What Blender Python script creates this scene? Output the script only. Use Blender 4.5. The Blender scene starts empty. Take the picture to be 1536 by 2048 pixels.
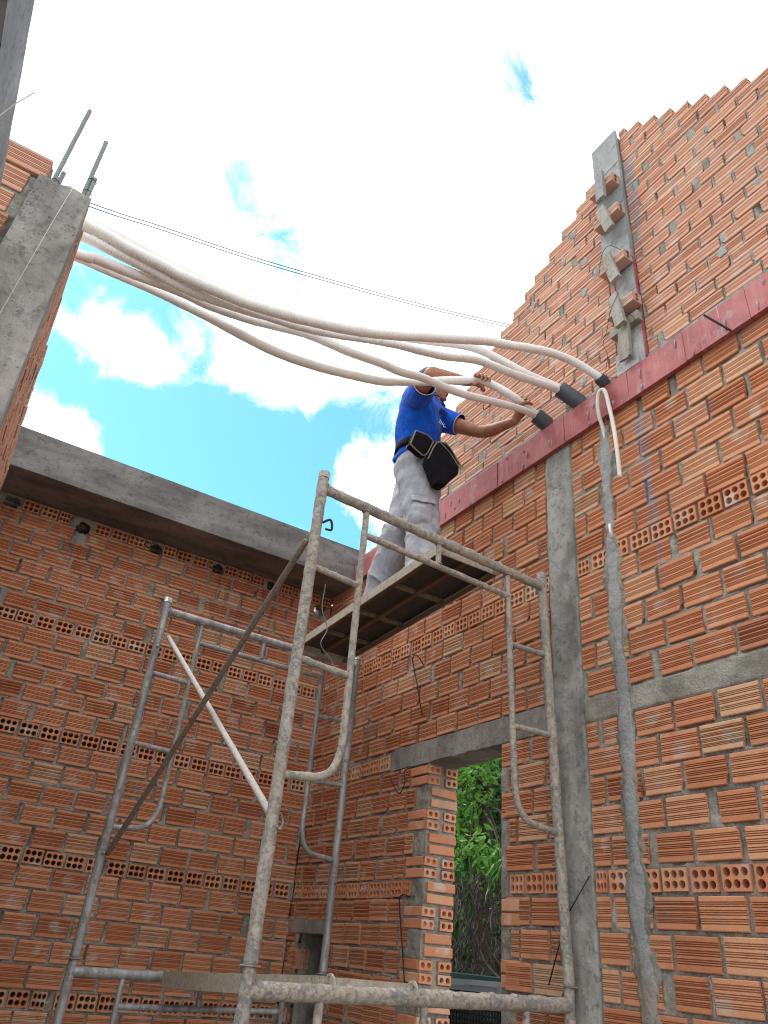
import bpy, math, random
import numpy as np
from mathutils import Vector, Matrix, noise as mnoise
random.seed(7); rng = np.random.default_rng(7)
SC = bpy.context.scene
COL = SC.collection
PI = math.pi

# ------------------------------------------------------------------ camera
cam = bpy.data.cameras.new('camera'); camo = bpy.data.objects.new('camera', cam); COL.objects.link(camo)
RT = Vector((0.84501, -0.52780, 0.08590)); DN = Vector((0.33864, 0.40385, -0.84984)); FW = Vector((0.41385, 0.74722, 0.51999))
mw = Matrix((RT, -DN, -FW)).transposed().to_4x4()
camo.matrix_world = mw
cam.sensor_fit = 'HORIZONTAL'; cam.sensor_width = 36.0; cam.lens = 36.0*1458.2/1536.0
cam.clip_start = 0.05; cam.clip_end = 2000
SC.camera = camo
FPX = 1458.2

# ------------------------------------------------------------------ world
W = bpy.data.worlds.new('World'); SC.world = W; W.use_nodes = True
nt = W.node_tree; nt.nodes.clear()
def N(t, **k):
    n = nt.nodes.new(t)
    for a, b in k.items(): setattr(n, a, b)
    return n
L_ = lambda a, b: nt.links.new(a, b)
SUN_EL, SUN_AZ = math.radians(62), math.radians(-35)     # azimuth measured from +Y towards +X
sky = N('ShaderNodeTexSky', sky_type='NISHITA', sun_disc=False)
sky.sun_elevation = SUN_EL; sky.sun_rotation = SUN_AZ; sky.air_density = 1.0; sky.dust_density = 0.6; sky.ozone_density = 2.0
tc = N('ShaderNodeTexCoord')
def mth(op, a, b=None, c=None, clamp=False):
    m = N('ShaderNodeMath', operation=op, use_clamp=clamp)
    for i, v in enumerate((a, b, c)):
        if v is None: continue
        if isinstance(v, (int, float)): m.inputs[i].default_value = v
        else: L_(v, m.inputs[i])
    return m.outputs[0]
nz = N('ShaderNodeTexNoise'); nz.inputs['Scale'].default_value = 12; nz.inputs['Detail'].default_value = 9; nz.inputs['Roughness'].default_value = .70
nz.inputs['Distortion'].default_value = .5
L_(tc.outputs['Generated'], nz.inputs['Vector'])
nz2 = N('ShaderNodeTexNoise'); nz2.inputs['Scale'].default_value = 2.6; nz2.inputs['Detail'].default_value = 3
L_(tc.outputs['Generated'], nz2.inputs['Vector'])
# openings of blue between the clouds: direction, angular radius, weight
BLOBS = [[-0.0236,0.7308,0.6822,0.0412,1],[0.0352,0.7353,0.6768,0.0412,1],[0.0914,0.7395,0.6669,0.0343,1],[-0.0431,0.7605,0.6479,0.0274,1],[-0.0186,0.8129,0.5821,0.048,1],[0.0388,0.8153,0.5777,0.0549,1],[0.1138,0.816,0.5667,0.0754,1],[0.1813,0.8077,0.561,0.0754,1],[0.2371,0.7885,0.5675,0.0823,1],[0.3041,0.7903,0.532,0.0754,1],[0.2262,0.8255,0.5172,0.0686,1],[0.2986,0.7406,0.6019,0.0412,1],[0.3636,0.6936,0.6218,0.0412,1],[0.3777,0.7754,0.5061,0.0343,1],[0.071,0.5886,0.8053,0.0165,.7],[0.103,0.6086,0.7867,0.0274,.75],[0.1568,0.6151,0.7727,0.0233,.7],[0.2084,0.614,0.7613,0.0247,.6],[0.1714,0.6495,0.7408,0.0274,.55],[0.3098,0.3245,0.8937,0.0309,0.30],[0.3149,0.37,0.874,0.0309,0.34],[0.3312,0.4032,0.8531,0.0274,0.30],[0.3499,0.3272,0.8778,0.0274,0.28],[0.455,0.7097,0.5379,0.0206,0.5],[0.0075,0.7753,0.6316,0.0754,-1],[0.0673,0.7774,0.6254,0.0549,-1],[0.1793,0.7518,0.6345,0.0823,-1],[0.2597,0.7326,0.6291,0.0549,-1],[-0.0123,0.8503,0.5261,0.0549,-1],[0.0258,0.8524,0.5222,0.0412,-1],[0.1483,0.843,0.517,0.0274,-1],[0.349,0.7403,0.5745,0.0412,-1],[0.2898,0.7828,0.5507,0.011,-1],[0.3578,0.7618,0.54,0.0343,-1],[0.1081,0.8179,0.5651,0.0206,-0.8],[0.3802,0.7574,0.5308,0.0412,-1]]
acc = None
for x, y, z, r, w in BLOBS:
    d = N('ShaderNodeVectorMath', operation='DOT_PRODUCT'); d.inputs[1].default_value = (x, y, z)
    L_(tc.outputs['Generated'], d.inputs[0])
    # 1-cos ~ ang^2/2 ; gaussian
    q_ = r*(1.25 if w > 0 else .8)
    e = mth('MULTIPLY', mth('SUBTRACT', 1.0, d.outputs['Value']), -1.8/(q_*q_))
    g = mth('MULTIPLY', mth('EXPONENT', e), w)
    acc = g if acc is None else mth('ADD', acc, g)
far_ = mth('MULTIPLY', mth('SUBTRACT', nz2.outputs[0], .56), 1.2)      # the rest of the sky: a few thin gaps
acc = mth('MULTIPLY', acc, 1.45)
k = mth('ADD', acc, mth('ADD', mth('MULTIPLY', mth('SUBTRACT', nz.outputs[0], .5), 5.0), far_))
mr = N('ShaderNodeMapRange', interpolation_type='SMOOTHSTEP'); L_(k, mr.inputs[0])
mr.inputs[1].default_value = .10; mr.inputs[2].default_value = 1.6
tint = N('ShaderNodeMix', data_type='RGBA', blend_type='MULTIPLY'); tint.inputs[0].default_value = 1
L_(sky.outputs[0], tint.inputs[6]); tint.inputs[7].default_value = (1.55, 2.85, 2.3, 1)
mix = N('ShaderNodeMix', data_type='RGBA'); L_(mr.outputs[0], mix.inputs[0])
mix.inputs[6].default_value = (17.0, 17.3, 17.6, 1); L_(tint.outputs[2], mix.inputs[7])
bg = N('ShaderNodeBackground'); bg.inputs[1].default_value = 0.1; L_(mix.outputs[2], bg.inputs[0])
wo = N('ShaderNodeOutputWorld'); L_(bg.outputs[0], wo.inputs[0])

sun = bpy.data.lights.new('sun', 'SUN'); sun.energy = 1.5; sun.angle = math.radians(12); sun.color = (1, .97, .92)
suno = bpy.data.objects.new('sun', sun); COL.objects.link(suno)
sd = Vector((math.sin(SUN_AZ)*math.cos(SUN_EL), math.cos(SUN_AZ)*math.cos(SUN_EL), math.sin(SUN_EL)))
suno.rotation_euler = sd.to_track_quat('Z', 'Y').to_euler()
SC.view_settings.view_transform = 'Standard'; SC.view_settings.look = 'None'
SC.view_settings.exposure = 0.16; SC.view_settings.gamma = 1.0; SC.view_settings.use_curve_mapping = False
SC.cycles.pixel_filter_type = 'BLACKMAN_HARRIS'; SC.cycles.filter_width = 1.15
SC.cycles.max_bounces = 8; SC.cycles.diffuse_bounces = 5

# ------------------------------------------------------------------ mesh helpers
def vnoise(p, seed=0):
    """smooth value noise for an (n,3) array"""
    p = np.asarray(p, float) + 37.7*seed + 1000
    i = np.floor(p).astype(np.int64); f = p-i; f = f*f*(3-2*f)
    def h(a, b, c):
        v = (a*374761393 + b*668265263 + c*2147483647 + seed*974711) & 0xffffffff
        v = ((v ^ (v >> 13))*1274126177) & 0xffffffff
        return ((v ^ (v >> 16)) & 0xffff)/65535.0
    r = 0
    for dx in (0, 1):
        for dy in (0, 1):
            for dz in (0, 1):
                w = (f[:, 0] if dx else 1-f[:, 0])*(f[:, 1] if dy else 1-f[:, 1])*(f[:, 2] if dz else 1-f[:, 2])
                r = r + w*h(i[:, 0]+dx, i[:, 1]+dy, i[:, 2]+dz)
    return r*2-1
def fbm(p, seed=0, o=3):
    p = np.asarray(p, float); s = 0; a = 1; t = 0
    for k in range(o):
        s = s+a*vnoise(p*2**k, seed+k); t += a; a *= .5
    return s/t

class MB:
    def __init__(s): s.v = []; s.f = []
    def add(s, vs, fs):
        o = len(s.v); s.v.extend([tuple(map(float, v)) for v in vs]); s.f.extend([tuple(i+o for i in f) for f in fs]); return s
    def box(s, x0, x1, y0, y1, z0, z1):
        vs = [(x, y, z) for x in (x0, x1) for y in (y0, y1) for z in (z0, z1)]
        return s.add(vs, [(0, 1, 3, 2), (4, 6, 7, 5), (0, 4, 5, 1), (2, 3, 7, 6), (0, 2, 6, 4), (1, 5, 7, 3)])
    def obox(s, c, ax, ay, az):
        """box from centre and three half-axis vectors"""
        c = Vector(c); ax = Vector(ax); ay = Vector(ay); az = Vector(az)
        vs = [c+sx*ax+sy*ay+sz*az for sx in (-1, 1) for sy in (-1, 1) for sz in (-1, 1)]
        return s.add(vs, [(0, 1, 3, 2), (4, 6, 7, 5), (0, 4, 5, 1), (2, 3, 7, 6), (0, 2, 6, 4), (1, 5, 7, 3)])
    def tube(s, P, r, n=14, cap=True, ell=None):
        P = [Vector(p) for p in P]; m = len(P)
        R = r if hasattr(r, '__len__') else [r]*m
        up = None; vs = []; fs = []
        for i in range(m):
            t = (P[min(i+1, m-1)]-P[max(i-1, 0)]).normalized()
            if up is None:
                up = t.orthogonal().normalized()
            up = (up-t*up.dot(t)).normalized(); w = t.cross(up)
            for j in range(n):
                a = 2*PI*j/n; vs.append(P[i]+(up*math.cos(a)+w*math.sin(a))*R[i])
        for i in range(m-1):
            for j in range(n):
                a = i*n+j; b = i*n+(j+1) % n
                fs.append((a, b, b+n, a+n))
        if cap:
            fs.append(tuple(range(n))[::-1]); fs.append(tuple((m-1)*n+j for j in range(n)))
        return s.add(vs, fs)
    def loft(s, rings, n=20):
        """rings: (centre, half-axis u, half-axis v)"""
        vs = []; fs = []
        for c, u, v in rings:
            c = Vector(c); u = Vector(u); v = Vector(v)
            for j in range(n):
                a = 2*PI*j/n; vs.append(c+u*math.cos(a)+v*math.sin(a))
        m = len(rings)
        for i in range(m-1):
            for j in range(n):
                a = i*n+j; b = i*n+(j+1) % n; fs.append((a, b, b+n, a+n))
        fs.append(tuple(range(n))[::-1]); fs.append(tuple((m-1)*n+j for j in range(n)))
        return s.add(vs, fs)
    def ball(s, c, rx, ry=None, rz=None, n=16, M=None):
        ry = ry or rx; rz = rz or rx; vs = []; fs = []; h = n//2
        for i in range(1, h):
            ph = PI*i/h
            for j in range(n):
                th = 2*PI*j/n; p = Vector((rx*math.sin(ph)*math.cos(th), ry*math.sin(ph)*math.sin(th), rz*math.cos(ph)))
                vs.append(Vector(c)+(M @ p if M else p))
        t = Vector((0, 0, rz)); vs.append(Vector(c)+(M @ t if M else t)); vs.append(Vector(c)-(M @ t if M else t))
        for i in range(h-2):
            for j in range(n):
                a = i*n+j; b = i*n+(j+1) % n; fs.append((a, a+n, b+n, b))
        T = len(vs)-2
        for j in range(n):
            fs.append((T, j, (j+1) % n)); a = (h-2)*n; fs.append((T+1, a+(j+1) % n, a+j))
        return s.add(vs, fs)
    def mesh(s, name, mat, smooth=False):
        me = bpy.data.meshes.new(name); me.from_pydata(s.v, [], s.f)
        if mat: me.materials.append(mat)
        if smooth: me.polygons.foreach_set('use_smooth', [True]*len(me.polygons))
        me.validate(); me.update(); return me
    def build(s, name, mat, parent=None, smooth=False, offset=None):
        return link(name, s.mesh(name, mat, smooth), parent)
def link(name, me, parent=None):
    o = bpy.data.objects.new(name, me); COL.objects.link(o)
    if parent:
        o.parent = parent; o.matrix_parent_inverse = Matrix.Translation(-parent.location)
    return o
def thing(name, label, cat, loc=(0, 0, 0), group=None):
    o = bpy.data.objects.new(name, None); COL.objects.link(o); o.location = loc; o.empty_display_size = .1
    return tag(o, label, cat, group)
def tag(o, label=None, cat=None, group=None, kind=None):
    if label: o['label'] = label
    if cat: o['category'] = cat
    if group: o['group'] = group
    if kind: o['kind'] = kind
    return o
def catmull(P, k=8):
    P = [Vector(p) for p in P]; Q = [P[0]*2-P[1]]+P+[P[-1]*2-P[-2]]; out = []
    for i in range(1, len(Q)-2):
        a, b, c, d = Q[i-1:i+3]
        for j in range(k):
            t = j/k; out.append(.5*((2*b)+(c-a)*t+(2*a-5*b+4*c-d)*t*t+(3*b-a-3*c+d)*t**3))
    out.append(P[-1]); return out
def resample(P, step):
    P = [Vector(p) for p in P]; d = [0]
    for a, b in zip(P, P[1:]): d.append(d[-1]+(b-a).length)
    n = max(2, int(d[-1]/step)+1); out = []; j = 0
    for i in range(n):
        s = d[-1]*i/(n-1)
        while j < len(P)-2 and d[j+1] < s: j += 1
        t = (s-d[j])/max(1e-9, d[j+1]-d[j]); out.append(P[j].lerp(P[j+1], min(1, t)))
    return out
def npmesh(name, V, F, mat, smooth=True):
    me = bpy.data.meshes.new(name); V = np.asarray(V, np.float32); F = np.asarray(F, np.int32)
    me.vertices.add(len(V)); me.vertices.foreach_set('co', V.ravel())
    me.loops.add(F.size); me.loops.foreach_set('vertex_index', F.ravel())
    me.polygons.add(len(F)); me.polygons.foreach_set('loop_start', np.arange(0, F.size, F.shape[1], dtype=np.int32))
    me.polygons.foreach_set('use_smooth', np.full(len(F), smooth))
    me.update(calc_edges=True); me.validate()
    if mat: me.materials.append(mat)
    return me

# ------------------------------------------------------------------ materials
class Mat:
    def __init__(s, name, rough=.85, metal=0, spec=None):
        s.m = bpy.data.materials.new(name); s.m.use_nodes = True; s.nt = s.m.node_tree
        s.b = s.nt.nodes['Principled BSDF']; s.b.inputs['Roughness'].default_value = rough; s.b.inputs['Metallic'].default_value = metal
        if spec is not None: s.b.inputs['Specular IOR Level'].default_value = spec
    def n(s, t, **k):
        n = s.nt.nodes.new(t)
        for a, b in k.items(): setattr(n, a, b)
        return n
    def l(s, a, b): s.nt.links.new(a, b)
    def coord(s, kind='Object', scale=(1, 1, 1)):
        if kind == 'Position': src = s.n('ShaderNodeNewGeometry').outputs['Position']
        else: src = s.n('ShaderNodeTexCoord').outputs[kind]
        mp = s.n('ShaderNodeMapping'); mp.inputs['Scale'].default_value = scale; s.l(src, mp.inputs[0]); return mp.outputs[0]
    def noise(s, vec, scale, detail=5, rough=.55, dist=0):
        t = s.n('ShaderNodeTexNoise'); t.inputs['Scale'].default_value = scale; t.inputs['Detail'].default_value = detail
        t.inputs['Roughness'].default_value = rough; t.inputs['Distortion'].default_value = dist; s.l(vec, t.inputs['Vector']); return t.outputs[0]
    def ramp(s, fac, stops):
        r = s.n('ShaderNodeValToRGB'); e = r.color_ramp.elements
        while len(e) < len(stops): e.new(.5)
        for i, (p, c) in enumerate(stops):
            e[i].position = p; e[i].color = (*c, 1) if len(c) == 3 else c
        s.l(fac, r.inputs[0]); return r.outputs[0]
    def rng(s, v, a, b, c=0, d=1, smooth=True):
        r = s.n('ShaderNodeMapRange'); r.interpolation_type = 'SMOOTHSTEP' if smooth else 'LINEAR'
        for i, x in enumerate((a, b, c, d)): r.inputs[i+1].default_value = x
        s.l(v, r.inputs[0]); return r.outputs[0]
    def mth(s, op, a, b=None, clamp=False):
        m = s.n('ShaderNodeMath', operation=op, use_clamp=clamp)
        for i, v in enumerate((a, b)):
            if v is None: continue
            if isinstance(v, (int, float)): m.inputs[i].default_value = v
            else: s.l(v, m.inputs[i])
        return m.outputs[0]
    def mix(s, fac, a, b, mode='MIX'):
        m = s.n('ShaderNodeMix', data_type='RGBA', blend_type=mode)
        for i, v in ((0, fac), (6, a), (7, b)):
            if isinstance(v, (int, float)): m.inputs[i].default_value = v
            elif isinstance(v, tuple): m.inputs[i].default_value = (*v, 1)
            else: s.l(v, m.inputs[i])
        return m.outputs[2]
    def color(s, c):
        if isinstance(c, tuple): s.b.inputs['Base Color'].default_value = (*c, 1)
        else: s.l(c, s.b.inputs['Base Color'])
    def bump(s, h, strength=.4, dist=.005):
        b = s.n('ShaderNodeBump'); b.inputs['Strength'].default_value = strength; b.inputs['Distance'].default_value = dist
        s.l(h, b.inputs['Height']); s.l(b.outputs[0], s.b.inputs['Normal'])
        return b
    def rand(s): return s.n('ShaderNodeObjectInfo').outputs['Random']

def spill(m, base):
    """blue-grey cement wash that ran down the right wall below the beam and beside the upper column"""
    pos = m.n('ShaderNodeNewGeometry').outputs['Position']
    sp = m.n('ShaderNodeSeparateXYZ'); m.l(pos, sp.inputs[0]); x, y, z = sp.outputs
    mp = m.n('ShaderNodeMapping'); mp.inputs['Scale'].default_value = (1, 1, .25); m.l(pos, mp.inputs[0])
    w = m.noise(mp.outputs[0], 22, 3, .6); w2 = m.noise(pos, 60, 3, .6)
    yy = m.mth('ADD', y, m.mth('MULTIPLY', m.mth('SUBTRACT', w, .5), .05))
    def streak(yc, half, z0, z1, slope=0.0):
        c = m.mth('ADD', yy, m.mth('MULTIPLY', m.mth('SUBTRACT', z, z1), slope))
        d = m.mth('ABSOLUTE', m.mth('SUBTRACT', c, yc))
        tz = m.rng(z, z0, z1, 0, 1, False)
        wd = m.mth('MULTIPLY', m.mth('POWER', tz, .6), half)
        a = m.rng(m.mth('SUBTRACT', wd, d), -.002, .006)
        a = m.mth('MULTIPLY', a, m.rng(z, z1-.01, z1+.03, 1, 0))
        return m.mth('MULTIPLY', a, m.rng(z, z0, z0+.05, 0, 1))
    f = None
    for args in ((1.835, .018, 1.62, 2.36, 0), (1.795, .020, 1.40, 2.36, .02), (1.752, .006, 1.9, 2.30, 0), (1.78, .007, 1.25, 1.9, .02), (1.672, .036, 3.4, 4.25, 0)):
        q = streak(*args); f = q if f is None else m.mth('MAXIMUM', f, q)
    f = m.mth('MULTIPLY', f, m.rng(w2, .38, .60, .2, .75))
    f = m.mth('MULTIPLY', f, m.rng(x, 2.3, 2.34, 0, 1))
    return m.mix(f, base, (.27, .33, .42))

def brick_mat(name, light=1.0, jitter=True, pale_mix=0):
    m = Mat(name, .9, spec=.25)
    ob = m.coord('Object'); r = m.rand()
    base = m.ramp(r, [(0, (.50, .19, .095)), (.2, (.61, .26, .135)), (.45, (.68, .325, .185)), (.7, (.57, .23, .12)), (.88, (.70, .37, .225)), (.975, (.67, .43, .27)), (.99, (.66, .49, .32)), (1, (.42, .16, .095))])
    # each brick has its own streaks along the length
    off = m.n('ShaderNodeVectorMath', operation='ADD'); m.l(ob, off.inputs[0])
    cb = m.n('ShaderNodeCombineXYZ'); rr = m.mth('MULTIPLY', r, 91.0)
    for i in range(3): m.l(rr, cb.inputs[i])
    m.l(cb.outputs[0], off.inputs[1]); v = off.outputs[0]
    sc = m.n('ShaderNodeMapping'); sc.inputs['Scale'].default_value = (5, 20, 90); m.l(v, sc.inputs[0])
    st = m.noise(sc.outputs[0], 1, 5, .6)
    base = m.mix(m.rng(st, .3, .75, 0, .35), base, (.70, .37, .21))
    blot = m.noise(v, 14, 4, .6)
    base = m.mix(m.rng(blot, .5, .75, 0, .45), base, (.46, .16, .075))
    fine = m.noise(v, 260, 3, .6)
    base = m.mix(m.rng(fine, .35, .7, .25, 0), base, (.20, .07, .04))
    # kiln mark: a pale patch near the middle of some bricks
    sx = m.n('ShaderNodeSeparateXYZ'); m.l(ob, sx.inputs[0])
    r2 = m.mth('SUBTRACT', m.mth('FRACT', m.mth('MULTIPLY', r, 57.7)), .5); r3 = m.mth('SUBTRACT', m.mth('FRACT', m.mth('MULTIPLY', r, 133.3)), .5)
    a = m.mth('MULTIPLY', m.mth('ADD', m.mth('ADD', sx.outputs[0], m.mth('MULTIPLY', r2, .09)), m.mth('MULTIPLY', m.mth('SUBTRACT', blot, .5), .16)), 25)
    c = m.mth('MULTIPLY', m.mth('ADD', m.mth('ADD', sx.outputs[2], m.mth('MULTIPLY', r3, .045)), m.mth('MULTIPLY', m.mth('SUBTRACT', st, .5), .05)), 30)
    rad = m.mth('SQRT', m.mth('ADD', m.mth('MULTIPLY', a, a), m.mth('MULTIPLY', c, c)))
    gate = m.mth('MULTIPLY', m.rng(m.mth('FRACT', m.mth('MULTIPLY', r, 17.31)), .5, .85), m.rng(m.noise(m.n('ShaderNodeNewGeometry').outputs['Position'], 1.7, 2), .38, .55))
    spot = m.mth('MULTIPLY', m.rng(rad, .45, 1.25, 1, 0), gate)
    base = m.mix(m.mth('MULTIPLY', m.mth('MULTIPLY', spot, m.rng(blot, .3, .6, .2, 1)), .75), base, (.60, .52, .45))
    pos = m.n('ShaderNodeNewGeometry').outputs['Position']
    cem = m.noise(pos, 7, 6, .68)
    base = m.mix(m.rng(cem, .56, .74, 0, .7), base, (.33, .29, .25))
    cem2 = m.noise(pos, 34, 5, .7)
    base = m.mix(m.rng(cem2, .60, .72, 0, .55), base, (.36, .33, .29))
    # damp drips below the openings of the back wall
    mp = m.n('ShaderNodeMapping'); mp.inputs['Scale'].default_value = (1, 1, .12); m.l(pos, mp.inputs[0])
    dr = m.noise(mp.outputs[0], 26, 4, .6)
    sp = m.n('ShaderNodeSeparateXYZ'); m.l(pos, sp.inputs[0])
    lim = m.mth('MULTIPLY', m.rng(sp.outputs[2], 1.85, 2.38, 0, 1, False), m.rng(sp.outputs[1], 4.9, 5.0, 0, 1))
    lim = m.mth('MULTIPLY', lim, m.rng(m.noise(pos, 1.9, 1), .44, .58))
    base = m.mix(m.mth('MULTIPLY', m.mth('MULTIPLY', m.rng(dr, .5, .62), lim), .75), base, (.13, .085, .085))
    if pale_mix: base = m.mix(m.mth('MULTIPLY', m.rng(cem, .25, .7, .5, 1.2), pale_mix), base, (.64, .47, .40))
    base = spill(m, base)
    if light != 1: base = m.mix(1.0, base, (light, light, light), 'MULTIPLY')
    m.color(base)
    sc2 = m.n('ShaderNodeMapping'); sc2.inputs['Scale'].default_value = (30, 200, 500); m.l(v, sc2.inputs[0])
    h = m.mth('ADD', m.noise(sc2.outputs[0], 1, 4, .6), m.mth('MULTIPLY', m.noise(v, 90, 5, .65), 1.2))
    m.bump(h, .22, .003)
    return m.m
def mortar_mat(name='mortar', c1=(.20, .19, .165), c2=(.42, .405, .36), dens=1):
    m = Mat(name, .95, spec=.2); p = m.coord('Position')
    a = m.noise(p, 9, 7, .65); b = m.noise(p, 120, 4, .7)
    c = m.mix(m.rng(a, .3, .7), c1, c2)
    c = m.mix(m.rng(b, .5, .72, 0, .5), c, (.09, .085, .075))
    c = m.mix(m.rng(m.noise(p, 3.1, 3), .55, .75, 0, .45), c, (.42, .31, .22))
    m.color(spill(m, c))
    h = m.mth('ADD', m.mth('MULTIPLY', b, .8), m.mth('ADD', m.mth('MULTIPLY', m.noise(p, 45, 6, .7), 1.5), a))
    m.bump(h, .9, .008); return m.m
def concrete_mat(name, c1, c2, streak=(1, 1, 1), bump=.6, board=None):
    m = Mat(name, .92, spec=.25); p = m.coord('Position'); q = m.coord('Position', streak)
    a = m.noise(q, 5, 8, .62, .4); b = m.noise(p, 160, 3, .6); d = m.noise(p, 28, 6, .7)
    c = m.mix(m.rng(a, .32, .68), c1, c2)
    c = m.mix(m.rng(d, .5, .68, 0, .6), c, tuple(x*.5 for x in c1))
    c = m.mix(m.rng(m.noise(p, 2.2, 5, .7), .5, .72, 0, .4), c, tuple(min(1, x*1.35) for x in c2))
    vo = m.n('ShaderNodeTexVoronoi'); vo.inputs['Scale'].default_value = 62; vo.inputs['Randomness'].default_value = 1; m.l(p, vo.inputs['Vector'])
    pit = m.mth('MULTIPLY', m.rng(vo.outputs['Distance'], .06, .17, 1, 0), m.rng(m.noise(p, 3.4, 4, .6), .50, .62))
    c = m.mix(m.mth('MULTIPLY', pit, .7), c, (.05, .048, .045))
    m.color(c)
    h = m.mth('SUBTRACT', m.mth('ADD', m.mth('MULTIPLY', d, 1.2), m.mth('ADD', m.mth('MULTIPLY', b, .35), a)), m.mth('MULTIPLY', pit, 1.5))
    m.bump(h, bump, .006); return m.m
def ply_mat():
    m = Mat('red_film_plywood', .6, spec=.35); p = m.coord('Position'); q = m.coord('Position', (1, 6, .6))
    a = m.noise(p, 4, 7, .65, .5); b = m.noise(q, 7, 5, .6); c = m.noise(p, 60, 5, .7)
    k = m.mix(m.rng(a, .3, .7), (.26, .045, .050), (.42, .125, .125))
    k = m.mix(m.rng(b, .5, .75, 0, .6), k, (.46, .21, .20))
    k = m.mix(m.rng(m.noise(p, 4.3, 7, .76), .55, .66, 0, .7), k, (.33, .28, .28))
    k = m.mix(m.rng(c, .66, .74, 0, .6), k, (.07, .03, .03))
    k = m.mix(m.rng(m.noise(m.coord('Position', (1, 9, .35)), 6, 3, .5), .70, .73, 0, .7), k, (.46, .43, .44))
    m.color(k); m.bump(m.mth('ADD', a, c), .3, .004); return m.m
def steel_mat(name, cr1, cr2, crust=.5, metal=.35):
    m = Mat(name, .5, metal); p = m.coord('Position')
    a = m.noise(p, 7, 8, .72); b = m.noise(p, 55, 6, .76); q = m.noise(m.coord('Position', (1, 1, .2)), 26, 5, .65)
    zinc = m.mix(m.rng(q, .3, .7), (.22, .225, .23), (.42, .43, .43))
    mud = m.mix(m.rng(b, .3, .62), cr1, cr2)
    f = m.rng(m.mth('ADD', a, m.mth('MULTIPLY', m.mth('SUBTRACT', b, .5), .5)), 1-crust-.06, 1-crust+.06)
    c = m.mix(f, zinc, mud)
    c = m.mix(m.rng(m.noise(p, 5.1, 5, .7), .60, .72, 0, .55), c, (.20, .10, .055))
    c = m.mix(m.rng(m.noise(p, 170, 3), .64, .70, 0, .75), c, (.045, .04, .035))
    m.color(c)
    m.l(m.rng(f, 0, 1, .38, .95, False), m.b.inputs['Roughness'])
    m.l(m.rng(f, 0, 1, metal, 0, False), m.b.inputs['Metallic'])
    m.bump(m.mth('ADD', m.mth('MULTIPLY', f, .9), m.mth('MULTIPLY', b, .9)), .7, .004); return m.m
def plain(name, c, rough=.7, var=.3, scale=40, bump=.2, metal=0, spec=None, c2=None):
    m = Mat(name, rough, metal, spec); p = m.coord('Position')
    a = m.noise(p, scale, 5, .65); b = m.noise(p, scale*.12, 4, .6)
    k = m.mix(m.rng(a, .3, .75, 0, var), c, c2 or tuple(x*.5 for x in c))
    k = m.mix(m.rng(b, .4, .75, 0, var), k, tuple(min(1, x*1.25) for x in c))
    m.color(k); m.bump(a, bump, .003); return m.m
def hose_mat(name, spiral):
    m = Mat(name, .55, spec=.35); p = m.coord('Position')
    a = m.noise(p, 5, 5, .6); b = m.noise(m.coord('Position', (3, 1, 1)), 30, 5, .65)
    k = m.mix(m.rng(a, .3, .7), (.84, .835, .82), (.90, .895, .88))
    k = m.mix(m.rng(b, .58, .78, 0, .45), k, (.50, .43, .36))
    k = m.mix(m.rng(m.noise(p, 3.3, 6, .7), .60, .70, 0, .55), k, (.50, .38, .22))
    m.color(k)
    wv = m.n('ShaderNodeTexWave', wave_type='BANDS', bands_direction='X'); wv.inputs['Scale'].default_value = spiral; wv.inputs['Distortion'].default_value = 3.5; wv.inputs['Detail'].default_value = 2
    m.l(m.coord('Position', (1, .35, -.3)), wv.inputs['Vector'])
    m.bump(m.mth('ADD', m.mth('MULTIPLY', wv.outputs[0], .7), m.mth('MULTIPLY', b, 1.4)), .38, .004); return m.m
def cloth_mat(name, c, c2, stains=None, weave=900):
    m = Mat(name, .9, spec=.15); p = m.coord('Position')
    a = m.noise(p, 12, 5, .6); k = m.mix(m.rng(a, .35, .7), c, c2)
    if stains: k = m.mix(m.rng(m.noise(p, 9, 5, .65), .56, .72, 0, .5), k, stains)
    m.color(k); m.bump(m.mth('ADD', m.noise(m.coord('Position', (1, 1, .45)), 24, 4, .55, .6), m.mth('MULTIPLY', m.noise(p, weave, 2), .08)), .75, .02)
    m.b.inputs['Sheen Weight'].default_value = .15; return m.m
def skin_mat():
    m = Mat('skin', .5, spec=.35); p = m.coord('Position')
    k = m.mix(m.rng(m.noise(p, 25, 5, .6), .35, .7), (.30, .125, .072), (.40, .185, .115))
    m.color(k); m.b.inputs['Subsurface Weight'].default_value = .12; m.b.inputs['Subsurface Radius'].default_value = (.01, .004, .002)
    m.bump(m.noise(p, 180, 4), .25, .002); return m.m
def leaf_mat(name, stops):
    m = Mat(name, .45, spec=.4); k = m.ramp(m.rand(), stops); p = m.coord('Position')
    k = m.mix(m.rng(m.noise(p, 3.0, 3), .35, .65, 0, .6), k, stops[0][1])
    m.color(k); m.b.inputs['Transmission Weight'].default_value = 0
    tr = m.n('ShaderNodeBsdfTranslucent'); m.l(k, tr.inputs[0]); ms = m.n('ShaderNodeMixShader'); ms.inputs[0].default_value = .3
    m.l(m.b.outputs[0], ms.inputs[1]); m.l(tr.outputs[0], ms.inputs[2]); m.l(ms.outputs[0], m.nt.nodes['Material Output'].inputs[0]); return m.m

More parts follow.
